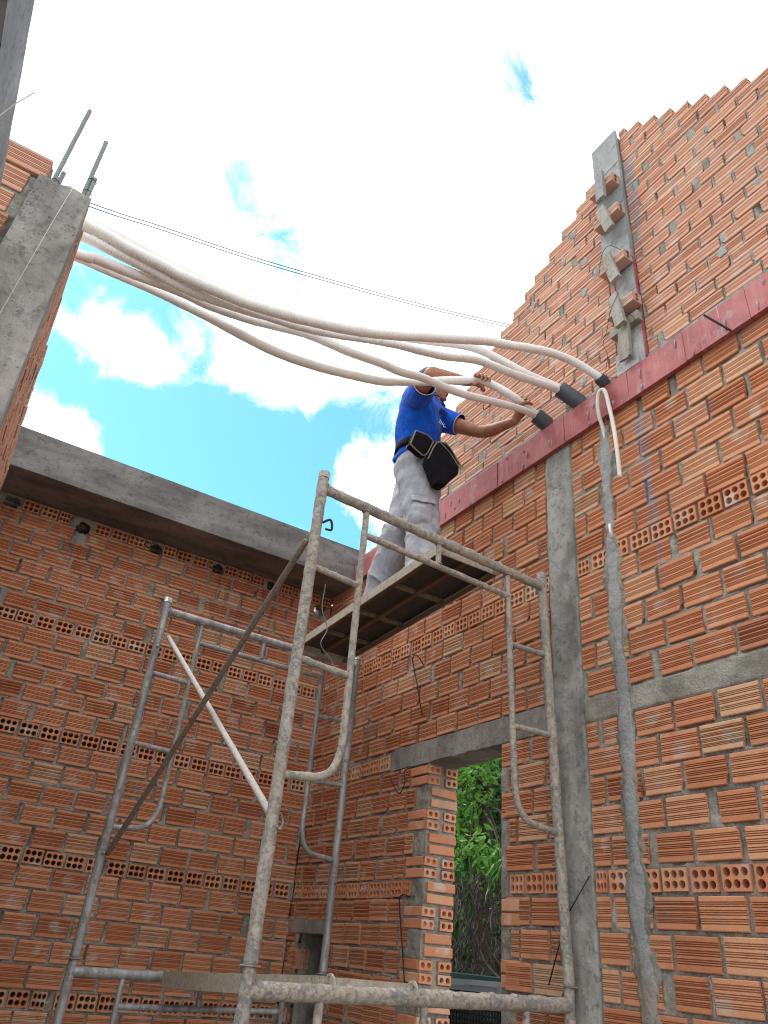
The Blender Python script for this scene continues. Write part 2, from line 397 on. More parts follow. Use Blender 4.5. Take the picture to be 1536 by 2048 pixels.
M_BRICK = brick_mat('hollow_clay_brick')
M_BRICK2 = brick_mat('dusty_skylit_clay_brick', pale_mix=.38)  # pale pink coat: dust on the left walls, painted-in skylight on the gable
M_BRICK3 = brick_mat('tan_clay_brick', .8, pale_mix=.75)
M_MORTAR = mortar_mat()
M_PLASTER = mortar_mat('fresh_cement', (.27, .28, .28), (.39, .40, .40))
M_SANDY = mortar_mat('sandy_cement', (.19, .18, .155), (.35, .335, .29))
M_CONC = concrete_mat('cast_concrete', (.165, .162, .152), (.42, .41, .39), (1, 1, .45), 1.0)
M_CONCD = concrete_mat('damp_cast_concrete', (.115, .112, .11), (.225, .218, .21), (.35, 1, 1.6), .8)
M_LINT = concrete_mat('lintel_concrete', (.16, .155, .145), (.33, .315, .29), (1, 1, .3), .9)
M_CONCB = concrete_mat('bluish_concrete', (.20, .225, .25), (.33, .365, .40), (1, .3, 1), .35)
M_PILLAR = concrete_mat('pale_cast_concrete', (.28, .285, .285), (.50, .505, .50), (1, 1, .5), .9)
M_BOARD = concrete_mat('cement_caked_board', (.23, .245, .25), (.36, .375, .38), (1, 1, .3), .7)
M_TIMBER = concrete_mat('cement_stained_timber', (.24, .225, .19), (.37, .35, .305), (1, 4, .4), .5)
M_PLY = ply_mat()
M_CRUST = steel_mat('cement_crusted_steel', (.19, .17, .145), (.43, .395, .345), .56)
M_ZINC = steel_mat('galvanised_steel', (.25, .22, .18), (.36, .33, .28), .42, .3)
M_BRACE = steel_mat('muddy_brace_steel', (.13, .105, .08), (.24, .20, .16), .75)
M_BRACEW = steel_mat('pale_brace_steel', (.40, .38, .35), (.55, .53, .49), .75)
M_RAIL = steel_mat('plank_steel', (.30, .265, .21), (.46, .42, .35), .82)
M_RUST = plain('rusty_brown_steel', (.14, .085, .05), .8, .7, 30, .6, c2=(.05, .032, .022))
M_UNDER = plain('near_black_plank_deck', (.035, .036, .038), .75, .8, 22, .8, c2=(.11, .06, .035))  # near-black deck colour, mottled brown
M_HOSE = hose_mat('white_wrapped_hose', 22)
M_HOSE2 = hose_mat('smooth_white_hose', 7)
M_PVC = plain('dark_grey_pvc', (.075, .088, .115), .45, .3, 20, .1)
M_CONDUIT = plain('white_pvc_conduit', (.68, .66, .60), .4, .25, 30, .1)
M_REBAR = plain('weathered_rebar', (.23, .26, .27), .6, .4, 60, .5, .3)
M_WIRE = plain('black_tie_wire', (.03, .025, .022), .6, .2, 60, .1, .4)
M_CABLE = plain('dark_power_cable', (.02, .05, .05), .6, .2, 20, .1)
M_GROUND = concrete_mat('dusty_ground', (.20, .17, .14), (.32, .28, .23), (1, 1, 1), .8)
M_SHIRT = cloth_mat('blue_polo_cloth', (.003, .075, .50), (.006, .12, .68))
M_NAVY = cloth_mat('navy_collar_cloth', (.006, .018, .09), (.008, .022, .11))
M_PANTS = cloth_mat('light_grey_trousers', (.34, .355, .40), (.47, .49, .54), (.34, .29, .24))
M_WHITE = plain('white_piping', (.75, .76, .8), .8, .1)
M_SKIN = skin_mat()
M_HAIR = plain('black_hair', (.012, .010, .010), .6, .3, 200, .6)
M_POUCH = plain('black_pouch_cloth', (.007, .007, .011), .85, .4, 60, .5, spec=.15, c2=(.012, .012, .016))
M_BEIGE = plain('beige_pouch_binding', (.27, .235, .19), .85, .3, 90, .4)
M_LIP = plain('lip_skin', (.26, .085, .065), .5, .1)

# ------------------------------------------------------------------ brick meshes
def groove_set(h, n):
    """n grooves in loose groups of three, plain bands at top and bottom"""
    zs = []; top = h/2-.012; bot = -h/2+.017; g = max(1, n//3); span = (top-bot)/g
    for i in range(g):
        c = bot+span*(i+.5)
        for k in (-1, 0, 1): zs.append(c+k*span*.27+random.uniform(-.0006, .0006))
    return sorted(zs)
def brick_mesh(name, L, h, d, ng, seed=0, mat=None, jag=0.0015, holes=None, gd=.0075, gw=.0021):
    random.seed(100+seed)
    prof = [(.0025, -h/2), (0, -h/2+.003)]
    for z in groove_set(h, ng) if ng else []:
        prof += [(0, z-gw), (gd, z-gw*.5), (gd, z+gw*.5), (0, z+gw)]
    prof += [(0, h/2-.003), (.0025, h/2)]
    P = prof+[(d, h/2), (d, -h/2)]; n = len(P); b = MB(); vs = []
    chip = {-1: (0, 1, 0), 1: (0, 1, 0)}
    if seed % 3 == 1 and not holes: chip[random.choice((-1, 1))] = (random.uniform(.006, .018), random.choice((-1, 1)), random.uniform(.2, .5))
    for sx in (-1, 1):
        cd_, cs_, ct_ = chip[sx]
        for (y, z) in P:
            q = max(0, (z*cs_/(h/2)-(1-ct_*1.6))/(ct_*1.6)) if cd_ else 0
            vs.append((sx*(L/2+random.uniform(-jag, jag)-cd_*q), y, z+random.uniform(-.0003, .0003)))
    fs = [(i, i+n, (i+1) % n+n, (i+1) % n) for i in range(n)]
    fs += [tuple(range(n)), tuple(range(2*n-1, n-1, -1))] if not holes else []
    b.add(vs, fs)
    if holes:
        ny, nzh, rad = holes
        for sx in (-1, 1):
            hole_face(b, lambda u, v, w: (sx*(L/2-w), d/2+u*(1), v), d-.001, h-.0005, ny, nzh, rad, .05)
    return b.mesh(name, mat or M_BRICK)
def hole_face(b, T, w, h, nx, nzz, rad, depth, seg=12, oval=1.0):
    cw, ch = w/nx, h/nzz
    for i in range(nx):
        for j in range(nzz):
            cx = -w/2+cw*(i+.5); cz = -h/2+ch*(j+.5)
            # pull holes towards the middle a little like the real extrusion
            hx, hz = cx*.93+random.uniform(-.0008, .0008), cz*.9; V = []; F = []
            rr = rad*random.uniform(.92, 1.05)
            for k in range(seg):
                a = 2*PI*(k+.5)/seg; c, s = math.cos(a), math.sin(a)
                t = min(cw/2/abs(c) if abs(c) > 1e-6 else 9, ch/2/abs(s) if abs(s) > 1e-6 else 9)
                V.append(T(cx+c*t, cz+s*t, 0)); V.append(T(hx+c*rr, hz+s*rr*oval, 0)); V.append(T(hx+c*rr, hz+s*rr*oval, depth))
            # corners of the cell
            base = len(V)
            for (sx, sz) in ((1, 1), (-1, 1), (-1, -1), (1, -1)): V.append(T(cx+sx*cw/2, cz+sz*ch/2, 0))
            for k in range(seg):
                k2 = (k+1) % seg; F.append((3*k, 3*k2, 3*k2+1, 3*k+1)); F.append((3*k+1, 3*k2+1, 3*k2+2, 3*k+2))
                a0 = 2*PI*(k+.5)/seg; a1 = a0+2*PI/seg
                for q, (sx, sz) in enumerate(((1, 1), (-1, 1), (-1, -1), (1, -1))):
                    ac = math.atan2(sz*ch/2, sx*cw/2) % (2*PI)
                    if (a0 % (2*PI)) < ac < (a0 % (2*PI))+2*PI/seg: F.append((3*k, base+q, 3*k2))
            F.append(tuple(3*k+2 for k in range(seg)))
            b.add(V, F)
def header_mesh(name, w, h, nx, nzz, rad, seed, d=.11):
    random.seed(300+seed); b = MB()
    hole_face(b, lambda u, v, wd: (u, wd, v), w, h, nx, nzz, rad, .105)
    x0, x1, z0, z1 = -w/2, w/2, -h/2, h/2
    b.add([(x0, 0, z0), (x1, 0, z0), (x1, 0, z1), (x0, 0, z1), (x0, d, z0), (x1, d, z0), (x1, d, z1), (x0, d, z1)],
          [(0, 4, 5, 1), (1, 5, 6, 2), (2, 6, 7, 3), (3, 7, 4, 0), (4, 7, 6, 5)])
    return b.mesh(name, M_BRICK)
BL, BH = .176, .108
STRC = [brick_mesh('ridged_brick', BL, BH, .078, 9, 70+i, M_BRICK2) for i in range(4)]
STR = [brick_mesh('ridged_brick', BL, BH, .078, 9 if i % 4 else 12, i) for i in range(8)]
HDR = [header_mesh('six_hole_brick_end', .106, .080, 3, 2, .0142, i) for i in range(5)]
GAB = [brick_mesh('ridged_gable_brick', .178, .070, .080, 6 if i % 3 else 9, 20+i, M_BRICK2, .002, gd=.0045, gw=.0015) for i in range(6)]
TANB = [brick_mesh('tan_spacer_brick', .178, .074, .080, 3, 90+i, M_BRICK3, .001, (1, 2, .016)) for i in range(3)]
GABH = [brick_mesh('four_hole_gable_brick', .178, .074, .080, 6, 40+i, M_BRICK2, .001, (2, 2, .0135)) for i in range(3)]
PLAINB = [brick_mesh('plain_thin_brick', .17, .042, .078, 0, 50+i, None, .002) for i in range(3)]
THIN_END = [header_mesh('two_hole_brick_end', .080, .042, 2, 1, .0125, 60+i) for i in range(3)]

def visible_size(co):
    """rough on-screen importance of a world point"""
    p = Vector(co); z = p.dot(FW)
    if z < .1: return 0
    x = p.dot(RT)/z*FPX; y = p.dot(DN)/z*FPX
    out = max(0, abs(x)-820, abs(y)-1080)
    return (1/p.length_squared)/(1+out*.02)
class Wall:
    """a wall thing: bricks in courses set in a mortar bed. axis 'A': plane Y=c facing -Y, u=X ; 'B': plane X=c facing -X, u=Y ; 'C': X=c facing +X, u=Y"""
    def __init__(s, name, label, axis, c, u0, cat='wall'):
        s.axis, s.c = axis, c; s.t = thing(name, label, cat, s.P(u0, 0, -1.55)); s.items = {}; s.rects = []; s.hol = []; s.seed = len(label)
        s.rot = {'A': 0, 'B': -PI/2, 'C': PI/2}[axis]
    def P(s, u, d, z):      # d = depth into the wall
        return {'A': (u, s.c+d, z), 'B': (s.c+d, u, z), 'C': (s.c-d, u, z)}[s.axis]
    def put(s, name, me, u0, u1, z0, z1, proud=0, rotz=0, tilt=0, sl=None, rect=True):
        uc, zc = (u0+u1)/2, (z0+z1)/2
        L = max(v.co.x for v in me.vertices)*2 if sl is None else sl
        H = max(v.co.z for v in me.vertices)*2
        s.items.setdefault(name, []).append((me, s.P(uc, -proud, zc), s.rot+rotz, tilt, (u1-u0)/L, (z1-z0)/H))
        if rect: s.rects.append((u0, u1, z0, z1)); (s.hol.append((u0+.010, u1-.010, z0+.010, z1-.010)) if name == 'hollow_brick' else None)
    crev = .5
    def course(s, z0, z1, spans, off, L=BL, joint=.013, meshes=None, name='brick', wob=.0025, gap=0.0, wave=0.0):
        ms = meshes or STR
        for (a, b) in spans:
            u = a+joint*.5; first = True
            k = math.floor((a-off)/(L+joint)); e = off+(k+1)*(L+joint)-joint
            while u < b-.022:
                end = min(e, b-joint*.4)
                if end-u > .024:
                    if random.random() < gap and end-u > .1:
                        end2 = end-random.uniform(.01, .035)
                    else: end2 = end
                    j = lambda: random.uniform(-wob, wob)
                    dz = wave*math.sin(u*2.1+z0*7)
                    s.put(name, random.choice(ms), u+j(), end2+j(), z0+j()+dz, z1+j()+dz, random.uniform(-.002, .007), random.uniform(-.012, .012), random.uniform(-.009, .009))
                u = e+joint; e = u+L+random.uniform(-.004, .004)
                if u > b: break
    def commit(s, limit=300):
        for name, L in s.items.items():
            L.sort(key=lambda q: -visible_size(q[1])); rest = MB()
            for i, (me, co, rz, tilt, sx, sz) in enumerate(L):
                M = Matrix.Translation(co) @ Matrix.Rotation(rz, 4, 'Z') @ Matrix.Rotation(tilt, 4, 'Y') @ Matrix.Diagonal((sx, 1, sz, 1))
                if i < limit:
                    o = bpy.data.objects.new(name, me); COL.objects.link(o); o.parent = s.t
                    o.matrix_parent_inverse = Matrix.Translation(-s.t.location); o.matrix_basis = M
                else:
                    rest.add([M @ v.co for v in me.vertices], [tuple(p.vertices) for p in me.polygons])
            if rest.v:
                tag(rest.build('outlying_'+name, L[0][0].materials[0], s.t), kind='stuff')
    def mortar(s, u0, u1, z0, z1, keep, res=.0075, base=.004, amp=.0085, mat=None, flush=0, fix=None):
        nu, nzn = int((u1-u0)/res)+1, int((z1-z0)/res)+1
        U = np.linspace(u0, u1, nu); Z = np.linspace(z0, z1, nzn); D = np.zeros((nzn, nu))
        random.seed(s.seed)
        for (a, b, c, d) in s.rects:
            i0, i1 = np.searchsorted(U, (a, b)); j0, j1 = np.searchsorted(Z, (c, d))
            if i1 <= i0 or j1 <= j0: continue
            uu, zz = np.meshgrid(U[i0:i1], Z[j0:j1])
            best = np.full(uu.shape, 1e9)
            q = random.choice((.004, .006, .01, .014, .02)); q = min(q, (b-a)/2-.002, (d-c)/2-.002); q = max(q, .001)
            px = np.abs(uu-(a+b)/2)-((b-a)/2-q); pz = np.abs(zz-(c+d)/2)-((d-c)/2-q)
            sd = q-np.hypot(np.maximum(px, 0), np.maximum(pz, 0))-np.minimum(np.maximum(px, pz), 0)
            D[j0:j1, i0:i1] = np.maximum(D[j0:j1, i0:i1], sd)
        uu, zz = np.meshgrid(U, Z); p3 = np.stack([uu.ravel(), zz.ravel(), np.full(uu.size, s.seed*1.7)], 1)
        n1 = fbm(p3*26, 3, 3).reshape(uu.shape); n2 = fbm(p3*90, 9, 2).reshape(uu.shape); n3 = fbm(p3*5, 5, 2).reshape(uu.shape)
        sm = np.clip(fbm(p3*6.3, 17, 3).reshape(uu.shape)*1.5-.30, 0, 1)
        depth = base+flush-amp*(n1*.9+n3*.7)-.0022*n2-.008*sm+np.clip(D, 0, 1)*2.2*(1-.75*sm)
        depth = np.clip(depth, -.006, .03)
        depth[D > .012+.014*sm] = .022
        random.seed(s.seed+5)
        for (a, b, c, d) in s.rects:
            j0, j1 = np.searchsorted(Z, (c+.004, d-.002))
            for (ua, ub) in ((b+.001, b+.012),):
                q = random.random()
                if q < s.crev:
                    i0, i1 = np.searchsorted(U, (ua, ub)); jj = j0+int((j1-j0)*random.choice((0, 0, .3, .5)))
                    depth[jj:j1, i0:max(i1, i0+1)] += random.uniform(.012, .035)
            if random.random() < s.crev*.9:
                k0, k1 = np.searchsorted(Z, (c-.0085, c-.001)); w0 = random.uniform(a, a+(b-a)*.4); w1 = random.uniform(a+(b-a)*.6, b)
                i0, i1 = np.searchsorted(U, (w0, w1)); depth[k0:max(k1, k0+1), i0:i1] += random.uniform(.004, .014)
        if fix is not None: depth = fix(uu, zz, depth, n1, n2)
        V = np.zeros((uu.size, 3)); 
        if s.axis == 'A': V[:, 0] = uu.ravel(); V[:, 1] = s.c+depth.ravel()
        else: V[:, 1] = uu.ravel(); V[:, 0] = s.c+(depth.ravel() if s.axis == 'B' else -depth.ravel())
        V[:, 2] = zz.ravel()
        idx = np.arange(uu.size).reshape(uu.shape)
        F = np.stack([idx[:-1, :-1], idx[:-1, 1:], idx[1:, 1:], idx[1:, :-1]], -1)
        cu = (U[:-1]+U[1:])/2; cz = (Z[:-1]+Z[1:])/2; CU, CZ = np.meshgrid(cu, cz)
        ok = keep(CU, CZ)
        for (a, b, c, d) in s.hol: ok &= ~((CU > a) & (CU < b) & (CZ > c) & (CZ < d))
        F = F[ok].reshape(-1, 4)
        if s.axis == 'B': F = F[:, ::-1]
        used = np.unique(F); mp = -np.ones(uu.size, int); mp[used] = np.arange(len(used))
        link('mortar', npmesh('mortar', V[used], mp[F], mat or M_MORTAR), s.t)

# ------------------------------------------------------------------ ground
g = MB(); R_ = 600
g.add([(-R_, -R_, -1.55), (R_, -R_, -1.55), (R_, R_, -1.55), (-R_, R_, -1.55)], [(0, 1, 2, 3)])
tag(g.build('ground', M_GROUND), kind='structure')

# ------------------------------------------------------------------ wall A (back)
XB, YA = 2.376, 5.013
A = Wall('brick_wall', 'back wall of orange hollow bricks under the grey concrete roof beam', 'A', YA, .9)
random.seed(11)
HOLES = [(-.111, 2.41, .055), (.378, 2.40, .05), (.901, 2.408, .052), (1.386, 2.415, .05), (1.839, 2.42, .046), (2.285, 2.36, .06)]
AL, AR = -.195, XB
ZA = []      # (z0,z1,kind)
def rows(zt, n, zb):
    p = (zt-zb)/n; return [(zt-p*(i+1)+.0075, zt-p*i-.0075) for i in range(n)]
RA = [(2.392, 2.472, 'h')]+[(a, b, 's') for a, b in rows(2.39, 6, 1.715)]+[(1.633, 1.713, 'h')]+[(a, b, 's') for a, b in rows(1.63, 5, 1.04)]+[(.958, 1.038, 'h')]+[(a, b, 's') for a, b in rows(.955, 5, .365)]+[(.284, .362, 'h')]+[(a, b, 's') for a, b in rows(.28, 5, -.31)]+[(-.392, -.314, 'h')]+[(a, b, 's') for a, b in rows(-.396, 2, -.64)]
def cut(spans, holes):
    for (a, b) in holes:
        out = []
        for (c, d) in spans:
            if b <= c or a >= d: out.append((c, d)); continue
            if a > c: out.append((c, a))
            if b < d: out.append((b, d))
        spans = out
    return spans
for i, (z0, z1, k) in enumerate(RA):
    hol = [(hx-hr*.82, hx+hr*.82) for hx, hz, hr in HOLES if hz > z0-.02 and hz < z1+.02 or (k == 's' and hz-hr*.6 < z1 and hx > 2)]
    sp = cut([(AL, AR)], hol)
    if k == 's': A.course(z0, z1, sp, (i % 2)*.095+random.uniform(-.015, .015)-.3, L=.175, joint=.017, gap=.10, wave=.003)
    else: A.course(z0, z1, sp, random.uniform(-.05, .05)-.4, L=.107, joint=.015, meshes=HDR, name='hollow_brick', wave=.003, gap=.04)
def keepA(u, z):
    k = np.ones(u.shape, bool)
    for hx, hz, hr in HOLES: k &= ~((((u-hx)/hr)**2+((z-hz)/(hr*.95))**2) < .92+.2*np.sin(u*90+z*70))
    return k
A.mortar(AL, AR, -.72, 2.476, keepA, res=.008, base=.006)
bk = MB(); bk.box(AL-.2, XB+.2, YA+.114, YA+.2, -1.55, 2.335)
xs = [AL-.2]+sum([[hx-hr*.95, hx+hr*.95] for hx, hz, hr in HOLES[:-1]], [])+[XB-.13, XB-.05, XB+.2]
for i in range(0, len(xs)-1, 2): bk.box(xs[i], xs[i+1], YA+.114, YA+.2, 2.3352, 2.476)
for hx, hz, hr in HOLES[:-1]: bk.box(hx-hr*.95, hx+hr*.95, YA+.114, YA+.2, hz+hr*.85, 2.4758); bk.box(hx-hr*.95, hx+hr*.95, YA+.114, YA+.2, 2.3354, hz-hr*.85)
bk.box(AL-.2, XB+.2, YA+.02, YA+.1138, -1.55, -.725)
for hx, hz, hr in HOLES[:-1]: bk.box(hx-hr*.95+.022, hx+hr*.95+.05, YA+.202, YA+.24, hz-hr*.95, hz+hr*1.2); bk.box(hx-hr*.95-.03, hx-hr*.95+.0215, YA+.2022, YA+.24, hz-hr*.30, hz+hr*1.2)  # plates added behind the holes to block the sky and darken them
bk.build('backing', M_MORTAR, A.t)
A.commit()

# ------------------------------------------------------------------ roof beam over wall A
b = MB(); nx = 120; ny0, ny1 = 4.62, 5.21
def rough_box(b, x0, x1, y0, y1, z0, z1, res=.03, amp=.004, seed=0, lumps=None, sc=9):
    """box whose faces are grids with a little relief"""
    def face(o, e1, e2, n):
        n1 = max(1, int(e1.length/res)); n2 = max(1, int(e2.length/res)); V = []; F = []
        pts = np.array([list(o+e1*(i/n1)+e2*(j/n2)) for i in range(n1+1) for j in range(n2+1)])
        d = fbm(pts*sc, seed, 3)*amp
        V = pts+np.outer(d, np.array(n)); 
        for i in range(n1):
            for j in range(n2):
                a = i*(n2+1)+j; F.append((a, a+n2+1, a+n2+2, a+1))
        b.add(V, F)
    X, Y, Z = Vector((x1-x0, 0, 0)), Vector((0, y1-y0, 0)), Vector((0, 0, z1-z0)); o = Vector((x0, y0, z0))
    d3 = np.array((1, 1, 1))/1.7
    # one displacement field for all faces keeps the corners closed
    for (oo, e1, e2) in ((o, Y, X), (o+Z, X, Y), (o, X, Z), (o+Y, Z, X), (o, Z, Y), (o+X, Y, Z)):
        face(oo, e1, e2, d3)
    return b
rough_box(b, -.42, XB+.05, ny0, ny1, 2.480, 2.775, .025, .007, 4)
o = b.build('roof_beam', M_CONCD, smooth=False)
tag(o, 'long grey concrete beam lying across the top of the back wall', 'beam')

# ------------------------------------------------------------------ wall B lower, left of the column
ZB_hi = [(a, b, 's') for a, b in rows(2.487, 6, 1.745)]+[(1.66, 1.74, 'h')]+[(a, b, 's') for a, b in rows(1.655, 5, 1.075)]
def zb_low(z): return [(a, b, 's') for a, b in rows(z, 5, .37)]+[(.286, .364, 'h')]+[(a, b, 's') for a, b in rows(.28, 5, -.31)]+[(-.39, -.315, 'h')]+[(a, b, 's') for a, b in rows(-.395, 2, -.63)]
DY0, DY1 = 2.858, 3.481      # doorway
NY0, NY1 = 4.492, 4.842      # small niche near the corner
BLf = Wall('brick_wall', 'right wall of orange hollow bricks between the back corner and the concrete column, with the doorway', 'B', XB, 3.7)
random.seed(23)
CY0, CY1 = 2.288, 2.478
seq = [(2.489, 2.56, 'h')]+ZB_hi+[(.966, 1.05, 'm')]+zb_low(.955)
for i, (z0, z1, k) in enumerate(seq):
    sp = [(CY1, YA)]
    if k == 'm':
        BLf.course(z0, z1, [(3.86, YA)], .03, L=.107, joint=.014, meshes=HDR, name='hollow_brick', wave=.004); continue
    if z1 < .97: sp = cut(sp, [(2.80 if (i % 2) else 2.83, 3.66 if i % 2 == 0 else 3.595)])
    if z0 < .15 and z1 > -.5: sp = cut(sp, [(NY0-.01, NY1+.05)])
    if k == 's': BLf.course(z0, z1, sp, (i % 2)*.095+random.uniform(-.02, .02), L=.173, joint=.017, gap=.10, wave=.004)
    else: BLf.course(z0, z1, sp, random.uniform(0, .1), L=.107, joint=.014, meshes=HDR, name='hollow_brick', wave=.004, gap=.04)
# toothed jamb left of the doorway: pairs of thin bricks end-on, then pairs laid across the reveal
zt = .945; pit = .1165; q = 0
while zt > -.75:
    for h_ in (0, 1):
        JH = globals().setdefault('JH', [])
        zz1 = zt-.004-h_*.056; zz0 = zz1-.044
        if q % 2 == 0:
            BLf.put('brick', PLAINB[(q+h_) % 3], 3.486, 3.486+random.uniform(.15, .175), zz0, zz1, random.uniform(0, .004), random.uniform(-.02, .02))
            for dx, nm in ((.0, 0), (.115, 1)):
                me = THIN_END[(q+h_+nm) % 3]; H = .044
                M = (me, (XB+.042+dx, DY1-.004+random.uniform(-.003, .002), (zz0+zz1)/2), random.uniform(-.03, .03), random.uniform(-.04, .04), 1.0, 1.02); JH.append((XB+.042+dx, (zz0+zz1)/2))
                BLf.items.setdefault('hollow_brick', []).append(M)
        else:
            me = PLAINB[(q+h_+1) % 3]
            BLf.items.setdefault('brick', []).append((me, (XB+.112, DY1-.006+random.uniform(-.004, .003), (zz0+zz1)/2), random.uniform(-.03, .03), random.uniform(-.03, .03), 1.0, 1.02))
    zt -= pit; q += 1
# thin bricks and cement patches right of the doorway
for zc in (.245, .19, .015, -.04, -.215, -.27, -.45):
    BLf.put('brick', PLAINB[int(zc*100) % 3], 2.735, 2.853, zc-.024, zc+.024, .002, random.uniform(-.02, .02))
for (zc, w) in ((.80, .12), (.57, .1), (.69, .165), (.455, .11)):
    if zc in (.80, .57): continue
for z0_, z1_ in ((.838, .947), (.606, .714)): BLf.put('brick', STR[3], 2.70, 2.852, z0_, z1_, .002)
def keepBL(u, z):
    k = np.ones(u.shape, bool)
    k &= ~((u > DY0) & (u < DY1) & (z < .953)); k &= ~((u > NY0) & (u < NY1) & (z < .09) & (z > -.45)); return k
BLf.mortar(CY1, YA, -.72, 2.56, keepBL, res=.008, base=.006)
BLf.commit()
bk = MB(); D0, D1 = XB+.114, XB+.2
bk.box(D0, D1, CY1-.1, DY0, -1.55, 2.70); bk.box(D0, D1, DY0, DY1, 1.07, 2.70); bk.box(D0, D1, DY1+.112, NY0, -1.55, 2.70); bk.box(D0, D1, DY1, DY1+.1118, 1.07, 2.70)
bk.box(D0, D1, NY0, NY1, .16, 2.70); bk.box(D0, D1, NY1, YA+.2, -1.55, 2.70); bk.box(D0, D1, NY0, NY1, -1.55, -.45)
bk.box(D1+.52, D1+.60, NY0-.1, NY1+.1, -.6, .3); bk.box(D1+.001, D1+.5198, NY0-.1, NY0-.002, -.6, .3); bk.box(D1+.001, D1+.5198, NY1+.002, NY1+.1, -.6, .3); bk.box(D1+.001, D1+.5198, NY0-.001, NY1+.001, .10, .3); bk.box(D1+.001, D1+.5198, NY0-.001, NY1+.001, -.6, -.45)  # unseen cavity added behind the niche, deep enough to keep it dark
bk.box(XB+.006, D0-.002, DY0, DY0+.003, -1.55, .953); bk.box(XB+.006, D0-.002, NY0-.003, NY0, -.45, .09)
bk.box(XB+.012, D0-.001, CY1, DY0-.004, -1.55, -.725); bk.box(XB+.012, D0-.001, DY1+.004, NY0-.004, -1.55, -.725)
bk.build('backing', M_MORTAR, BLf.t)
# cement facing of the left reveal
b = MB(); ny = 26; nzr = 320; V = []; F = []
pts = np.array([(XB+.002+.195*i/ny, DY1, .953-2.5*j/nzr) for i in range(ny+1) for j in range(nzr+1)])
dd = .006+.006*fbm(pts*24, 2, 3); pts[:, 1] += dd
for (jx, jz) in JH: pts[(np.abs(pts[:, 0]-jx) < .036) & (np.abs(pts[:, 2]-jz) < .018), 1] += .10
F = [(i*(nzr+1)+j, i*(nzr+1)+j+1, (i+1)*(nzr+1)+j+1, (i+1)*(nzr+1)+j) for i in range(ny) for j in range(nzr)]
link('reveal_mortar', npmesh('reveal_mortar', pts, F, M_MORTAR), BLf.t)
# reveal of the small niche, with a six hole brick end
b = MB(); b.box(XB+.03, D1, NY1+.004, NY1+.02, -.45, .09); b.build('niche_reveal', M_MORTAR, BLf.t)
for (zc, me) in ((-.05, HDR[1]),):
    o = bpy.data.objects.new('hollow_brick', me); COL.objects.link(o); o.parent = BLf.t; o.matrix_parent_inverse = Matrix.Translation(-BLf.t.location)
    o.matrix_basis = Matrix.Translation((XB+.05, NY1-.002, zc)) @ Matrix.Rotation(PI/2, 4, 'Y') @ Matrix.Scale(1, 4)
o = STR[2]; ob = bpy.data.objects.new('brick', o); COL.objects.link(ob); ob.parent = BLf.t; ob.matrix_parent_inverse = Matrix.Translation(-BLf.t.location)
ob.matrix_basis = Matrix.Translation((XB-.001, NY1+.075, -.05)) @ Matrix.Rotation(-PI/2, 4, 'Z') @ Matrix.Diagonal((.78, 1, 1, 1))

# lintels
def ragged(name, y0, y1, z0, z1, x0, x1, mat, label, seed, amp=.006, bot=.006):
    b = MB(); n = int((y1-y0)/.012); m = 12; V = []; F = []
    ys = np.linspace(y0, y1, n+1)
    nb = fbm(np.stack([ys*16, ys*0, ys*0+seed], 1), seed, 3)*bot; ntp = fbm(np.stack([ys*9, ys*0+3, ys*0+seed], 1), seed+2, 3)*.004
    ring = []
    for i, y in enumerate(ys):
        zb = z0+nb[i]; ztp = z1+ntp[i]
        zs = [zb+(ztp-zb)*k/m for k in range(m+1)]
        fr = np.array([(x0, y, z) for z in zs]); dx = fbm(fr*11, seed+5, 3)*amp*.6
        V += [(x0+dx[k], y, zs[k]) for k in range(m+1)]+[(x1, y, ztp), (x1, y, zb)]
    c = m+3
    for i in range(n):
        for k in range(c): F.append((i*c+k, i*c+(k+1) % c, (i+1)*c+(k+1) % c, (i+1)*c+k))
    F.append(tuple(range(c))[::-1]); F.append(tuple(n*c+k for k in range(c)))
    b.add(V, F); return tag(b.build(name, mat), label, name.replace('_', ' ') if name != 'concrete_lintel' else 'lintel')
ragged('concrete_lintel', CY1+.002, 3.853, .955, 1.078, XB-.003, XB+.198, M_LINT, 'grey concrete lintel spanning the doorway next to the column', 3, bot=.008)
ragged('concrete_lintel', NY0-.015, YA-.012, .092, .166, XB-.003, XB+.19, M_LINT, 'short grey concrete lintel over the small dark niche by the corner', 6)

# ------------------------------------------------------------------ wall B lower, right of the column
BR = Wall('brick_wall', 'nearest wall of orange hollow bricks, right of the concrete column below the red board', 'B', XB, 1.5)
random.seed(31)
UR0 = -.60
seq = [(2.489, 2.56, 'h')]+[(a, b, 's') for a, b in rows(2.487, 6, 1.745)]+[(1.66, 1.74, 'h')]+[(a, b, 's') for a, b in rows(1.655, 5, 1.057)]+zb_low(.95)
for i, (z0, z1, k) in enumerate(seq):
    sp = [(UR0, CY0)]
    if k == 's': BR.course(z0, z1, sp, (i % 2)*.094+random.uniform(-.015, .015)+.04, L=.172, joint=.017, gap=.12, wave=.003)
    else: BR.course(z0, z1, sp, random.uniform(0, .1), L=.107, joint=.016, meshes=HDR, name='hollow_brick', wave=.003)
def fixR(uu, zz, depth, n1, n2):
    band = (zz > .952) & (zz < 1.056); depth = np.where(band, -.0015-.003*n1-.001*n2, depth); return depth
BR.mortar(UR0, CY0, -.72, 2.56, lambda u, z: np.ones(u.shape, bool), res=.0068, base=.006, fix=fixR)
bk = MB(); bk.box(D0, D1, UR0, CY1-.1, -1.55, 2.70); bk.box(XB+.012, D0-.001, UR0, CY0, -1.55, -.725); bk.build('backing', M_MORTAR, BR.t)
BR.commit()

